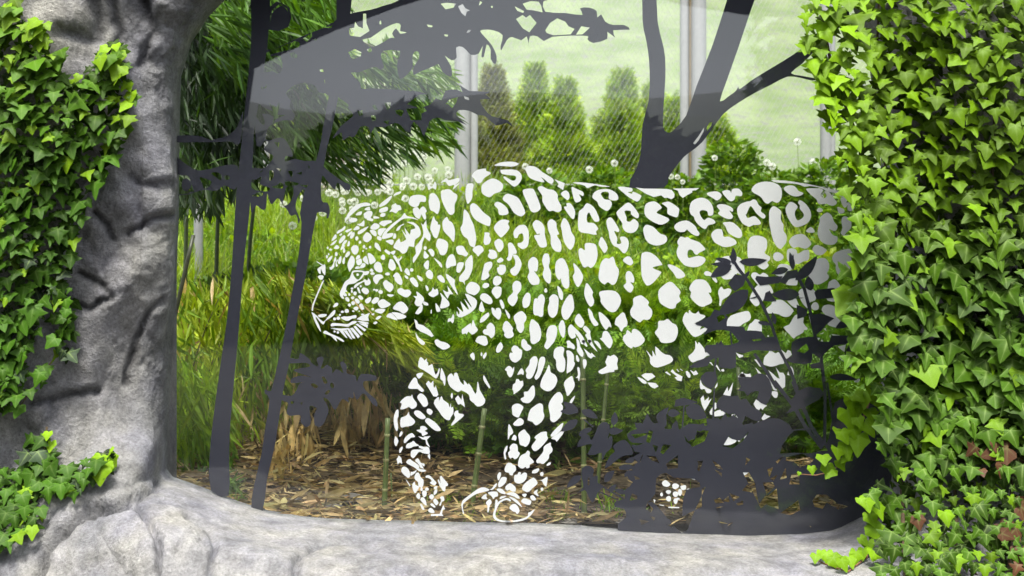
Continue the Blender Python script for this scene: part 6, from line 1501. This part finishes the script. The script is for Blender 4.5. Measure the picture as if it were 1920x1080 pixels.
tr = ivy_plant("thin ivy trail hanging over the dark plant print, leaves pale and young", [], (1.0, -.2, 1.2), col_right, 9, -.12, 300,
    extra=[(1640, 735, 34), (1620, 748, 30), (1597, 763, 38), (1612, 772, 26), (1589, 787, 40), (1606, 795, 26), (1622, 806, 36), (1578, 822, 28), (1610, 835, 44), (1600, 815, 26), (1570, 851, 26), (1586, 846, 32), (1592, 862, 24), (1543, 865, 26), (1551, 884, 26), (1573, 875, 24), (1522, 882, 16), (1560, 890, 22), (1499, 889, 8), (1630, 780, 30), (1640, 760, 30), (1602, 750, 24), (1570, 812, 20)])
vine(tr, [(1660, 700), (1628, 760), (1608, 810), (1590, 855), (1560, 884), (1530, 891), (1499, 889)], -.12, .0025, (.22, .12, .07), 0.0)
tb_ = ivy_plant("short ivy runner lying on the sill at the lower right", [], (1.0, -.4, .8), col_right, 10, -.3, 300,
    extra=[(1530, 1048, 20), (1550, 1048, 28), (1562, 1058, 30), (1578, 1062, 30), (1592, 1056, 26), (1606, 1048, 30), (1618, 1040, 24), (1628, 1026, 26), (1614, 1018, 22), (1636, 1000, 30), (1630, 975, 28), (1645, 960, 30), (1622, 950, 30), (1640, 1045, 26), (1612, 944, 24), (1540, 1040, 18)])
vine(tb_, [(1650, 950), (1640, 1000), (1625, 1045), (1590, 1072), (1560, 1062), (1528, 1050)], -.3, .0025, (.2, .10, .06), 0.01)

# ------------------------------------------------------------------ the visitor side, seen only mirrored in the glass
M_DARKWOOD = plain_material("dark_stained_timber", (0.006, 0.006, 0.007), 0.9, spec=0.1)


def mir(u, v, d):
    """point at depth d behind the camera side whose mirror image lies at u,v"""
    return ((u - 960) * (3 + d) / FPX, -d, 1.5 - (v - 540) * (3 + d) / FPX)


arch = empty("viewing_shelter", (0, -8, 0))
tag(arch, "dark open shelter behind the visitor, its arched roof edge mirrored in the glass", "shelter")
prof = [(-500, 1100), (-500, -420), (2500, -420), (2500, 1100), (1610, 1100), (1560, 620), (1530, 330), (1508, 200), (1503, 90), (1496, 22), (1400, 14), (1280, -6), (1100, -60), (900, -50), (740, 0), (620, 45), (520, 90), (465, 118), (452, 210), (400, 262), (320, 300), (300, 420), (290, 700), (300, 1100)]
pp = [mir(u, v, 8) for u, v in prof]
pts2 = [Vector((p[0], max(p[2], 0))) for p in pp]
ov, oe, of, _1, _2, _3 = delaunay_2d_cdt(pts2, [(i, (i + 1) % len(pts2)) for i in range(len(pts2))], [], 0, 1e-4)
A = np.array([(p[0], p[1]) for p in ov]); T_ = np.array([tuple(f) for f in of])
cen = A[T_].mean(1); T_ = T_[in_poly(cen[:, 0], cen[:, 1], [tuple(p) for p in pts2])]
k = len(A); V = np.concatenate([np.c_[A[:, 0], np.full(k, 0.0), A[:, 1]], np.c_[A[:, 0], np.full(k, -.3), A[:, 1]]])
F = [tuple(t_) for t_ in T_] + [(c + k, b_ + k, a + k) for a, b_, c in T_]
V[:, 1] -= 8
b = Batch(); b.add(V, np.array(F)); b.build("arched_front", M_DARKWOOD, arch)
b = Batch()
V, F = box(-7.6, 8.2, -11.5, -8.3, 6.4, 6.6); b.add(V, F); b.build("roof", M_DARKWOOD, arch)
for xq in (-7.4, 7.9):
    b = Batch(); V, F = box(xq - .12, xq + .12, -11.4, -11.15, 0, 6.4); b.add(V, F); b.build("post", M_DARKWOOD, arch)
# leaves hanging from the right post of the shelter
b = Batch(); n = 420
vv = -20 + RNG.random(n) * 420; edge = np.interp(vv, [-20, 60, 120, 200, 300, 400], [1492, 1470, 1455, 1490, 1470, 1540])
uu = edge + RNG.random(n) ** 1.4 * 90
V_, F_, W_ = IVY[0]
M = rots(RNG.normal(size=n) * .5 + math.pi, RNG.normal(size=n) * .4 - .4, RNG.normal(size=n) * .8) * (.16 + RNG.random(n) * .12)[:, None, None]
d8 = 7.6 + RNG.random(n) * .3
P = np.stack([(uu - 960) * (3 + d8) / FPX, -d8, 1.5 - (vv - 540) * (3 + d8) / FPX], -1)
b.inst(V_, F_, M, P, jitter(mixc((.01, .02, .006), (.03, .06, .01), RNG.random(n)), .2), np.tile(W_ * 0, (n, 1)))
t = empty("hanging_ivy", (2.6, -7.7, 0)); tag(t, "dark hanging ivy on the shelter's right edge, mirrored beside the forked tree print", "ivy")
o = b.build("foliage", MAT_IVY, t); tag(o, kind="stuff")
V, F = tube([(mir(1560, 640, 7.8)), mir(1535, 300, 7.8), mir(1520, -40, 7.8)], [.03, .02, .01], 6); b = Batch(); b.add(V, F, (.04, .03, .02)); b.build("vine_stem", MAT_STEM, t)

# far trees across the path, mirrored as a soft dark band
for i in range(13):
    rng = np.random.default_rng(200 + i)
    x0 = -17 + i * 2.9 + rng.normal() * .5; y0 = -27 - rng.random() * 5; ht = 7.9 - 1.2 * i / 12 + rng.random() * .5
    n = 4200
    a_ = rng.random(n) * 6.283; zf = rng.random(n)
    rr_ = (2.6 * np.sqrt(np.clip(1 - zf ** 3, .02, 1))) * rng.random(n) ** .4
    p = np.stack([x0 + rr_ * np.cos(a_), y0 + rr_ * np.sin(a_) * .8, .1 + ht * .82 * zf], -1)
    M = frame_from(rng.normal(size=(n, 3)), rng.normal(size=n)) * (.30 + .25 * rng.random(n))[:, None, None]
    t = empty("broadleaf_tree", (x0, y0, 0)); tag(t, "dark broadleaf tree across the path, mirrored softly in the glass", "tree", "mirrored trees across the path")
    b = Batch(); b.inst(OVAL_V[[0, 1, 2, 6]], np.array([(0, 1, 2), (1, 3, 2)]), M, p, jitter(mixc((.02, .035, .012), (.05, .08, .025), rng.random(n)), .2, rng)); o = b.build("crown", MAT_LEAF, t); tag(o, kind="stuff")
    b = Batch(); V, F = tube([(x0, y0, 0), (x0, y0, ht * .8)], [.16, .04], 7); b.add(V, F, (.06, .05, .04)); b.build("trunk", MAT_STEM, t)

# added ridges far behind the visitor, paler with distance to fade the mirrored sky
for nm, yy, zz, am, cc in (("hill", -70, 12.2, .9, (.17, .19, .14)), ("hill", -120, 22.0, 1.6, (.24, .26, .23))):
    mt = ground_mat("graded_ridge", tuple(c * .9 for c in cc), tuple(c * 1.1 for c in cc), cc, .05, .2)
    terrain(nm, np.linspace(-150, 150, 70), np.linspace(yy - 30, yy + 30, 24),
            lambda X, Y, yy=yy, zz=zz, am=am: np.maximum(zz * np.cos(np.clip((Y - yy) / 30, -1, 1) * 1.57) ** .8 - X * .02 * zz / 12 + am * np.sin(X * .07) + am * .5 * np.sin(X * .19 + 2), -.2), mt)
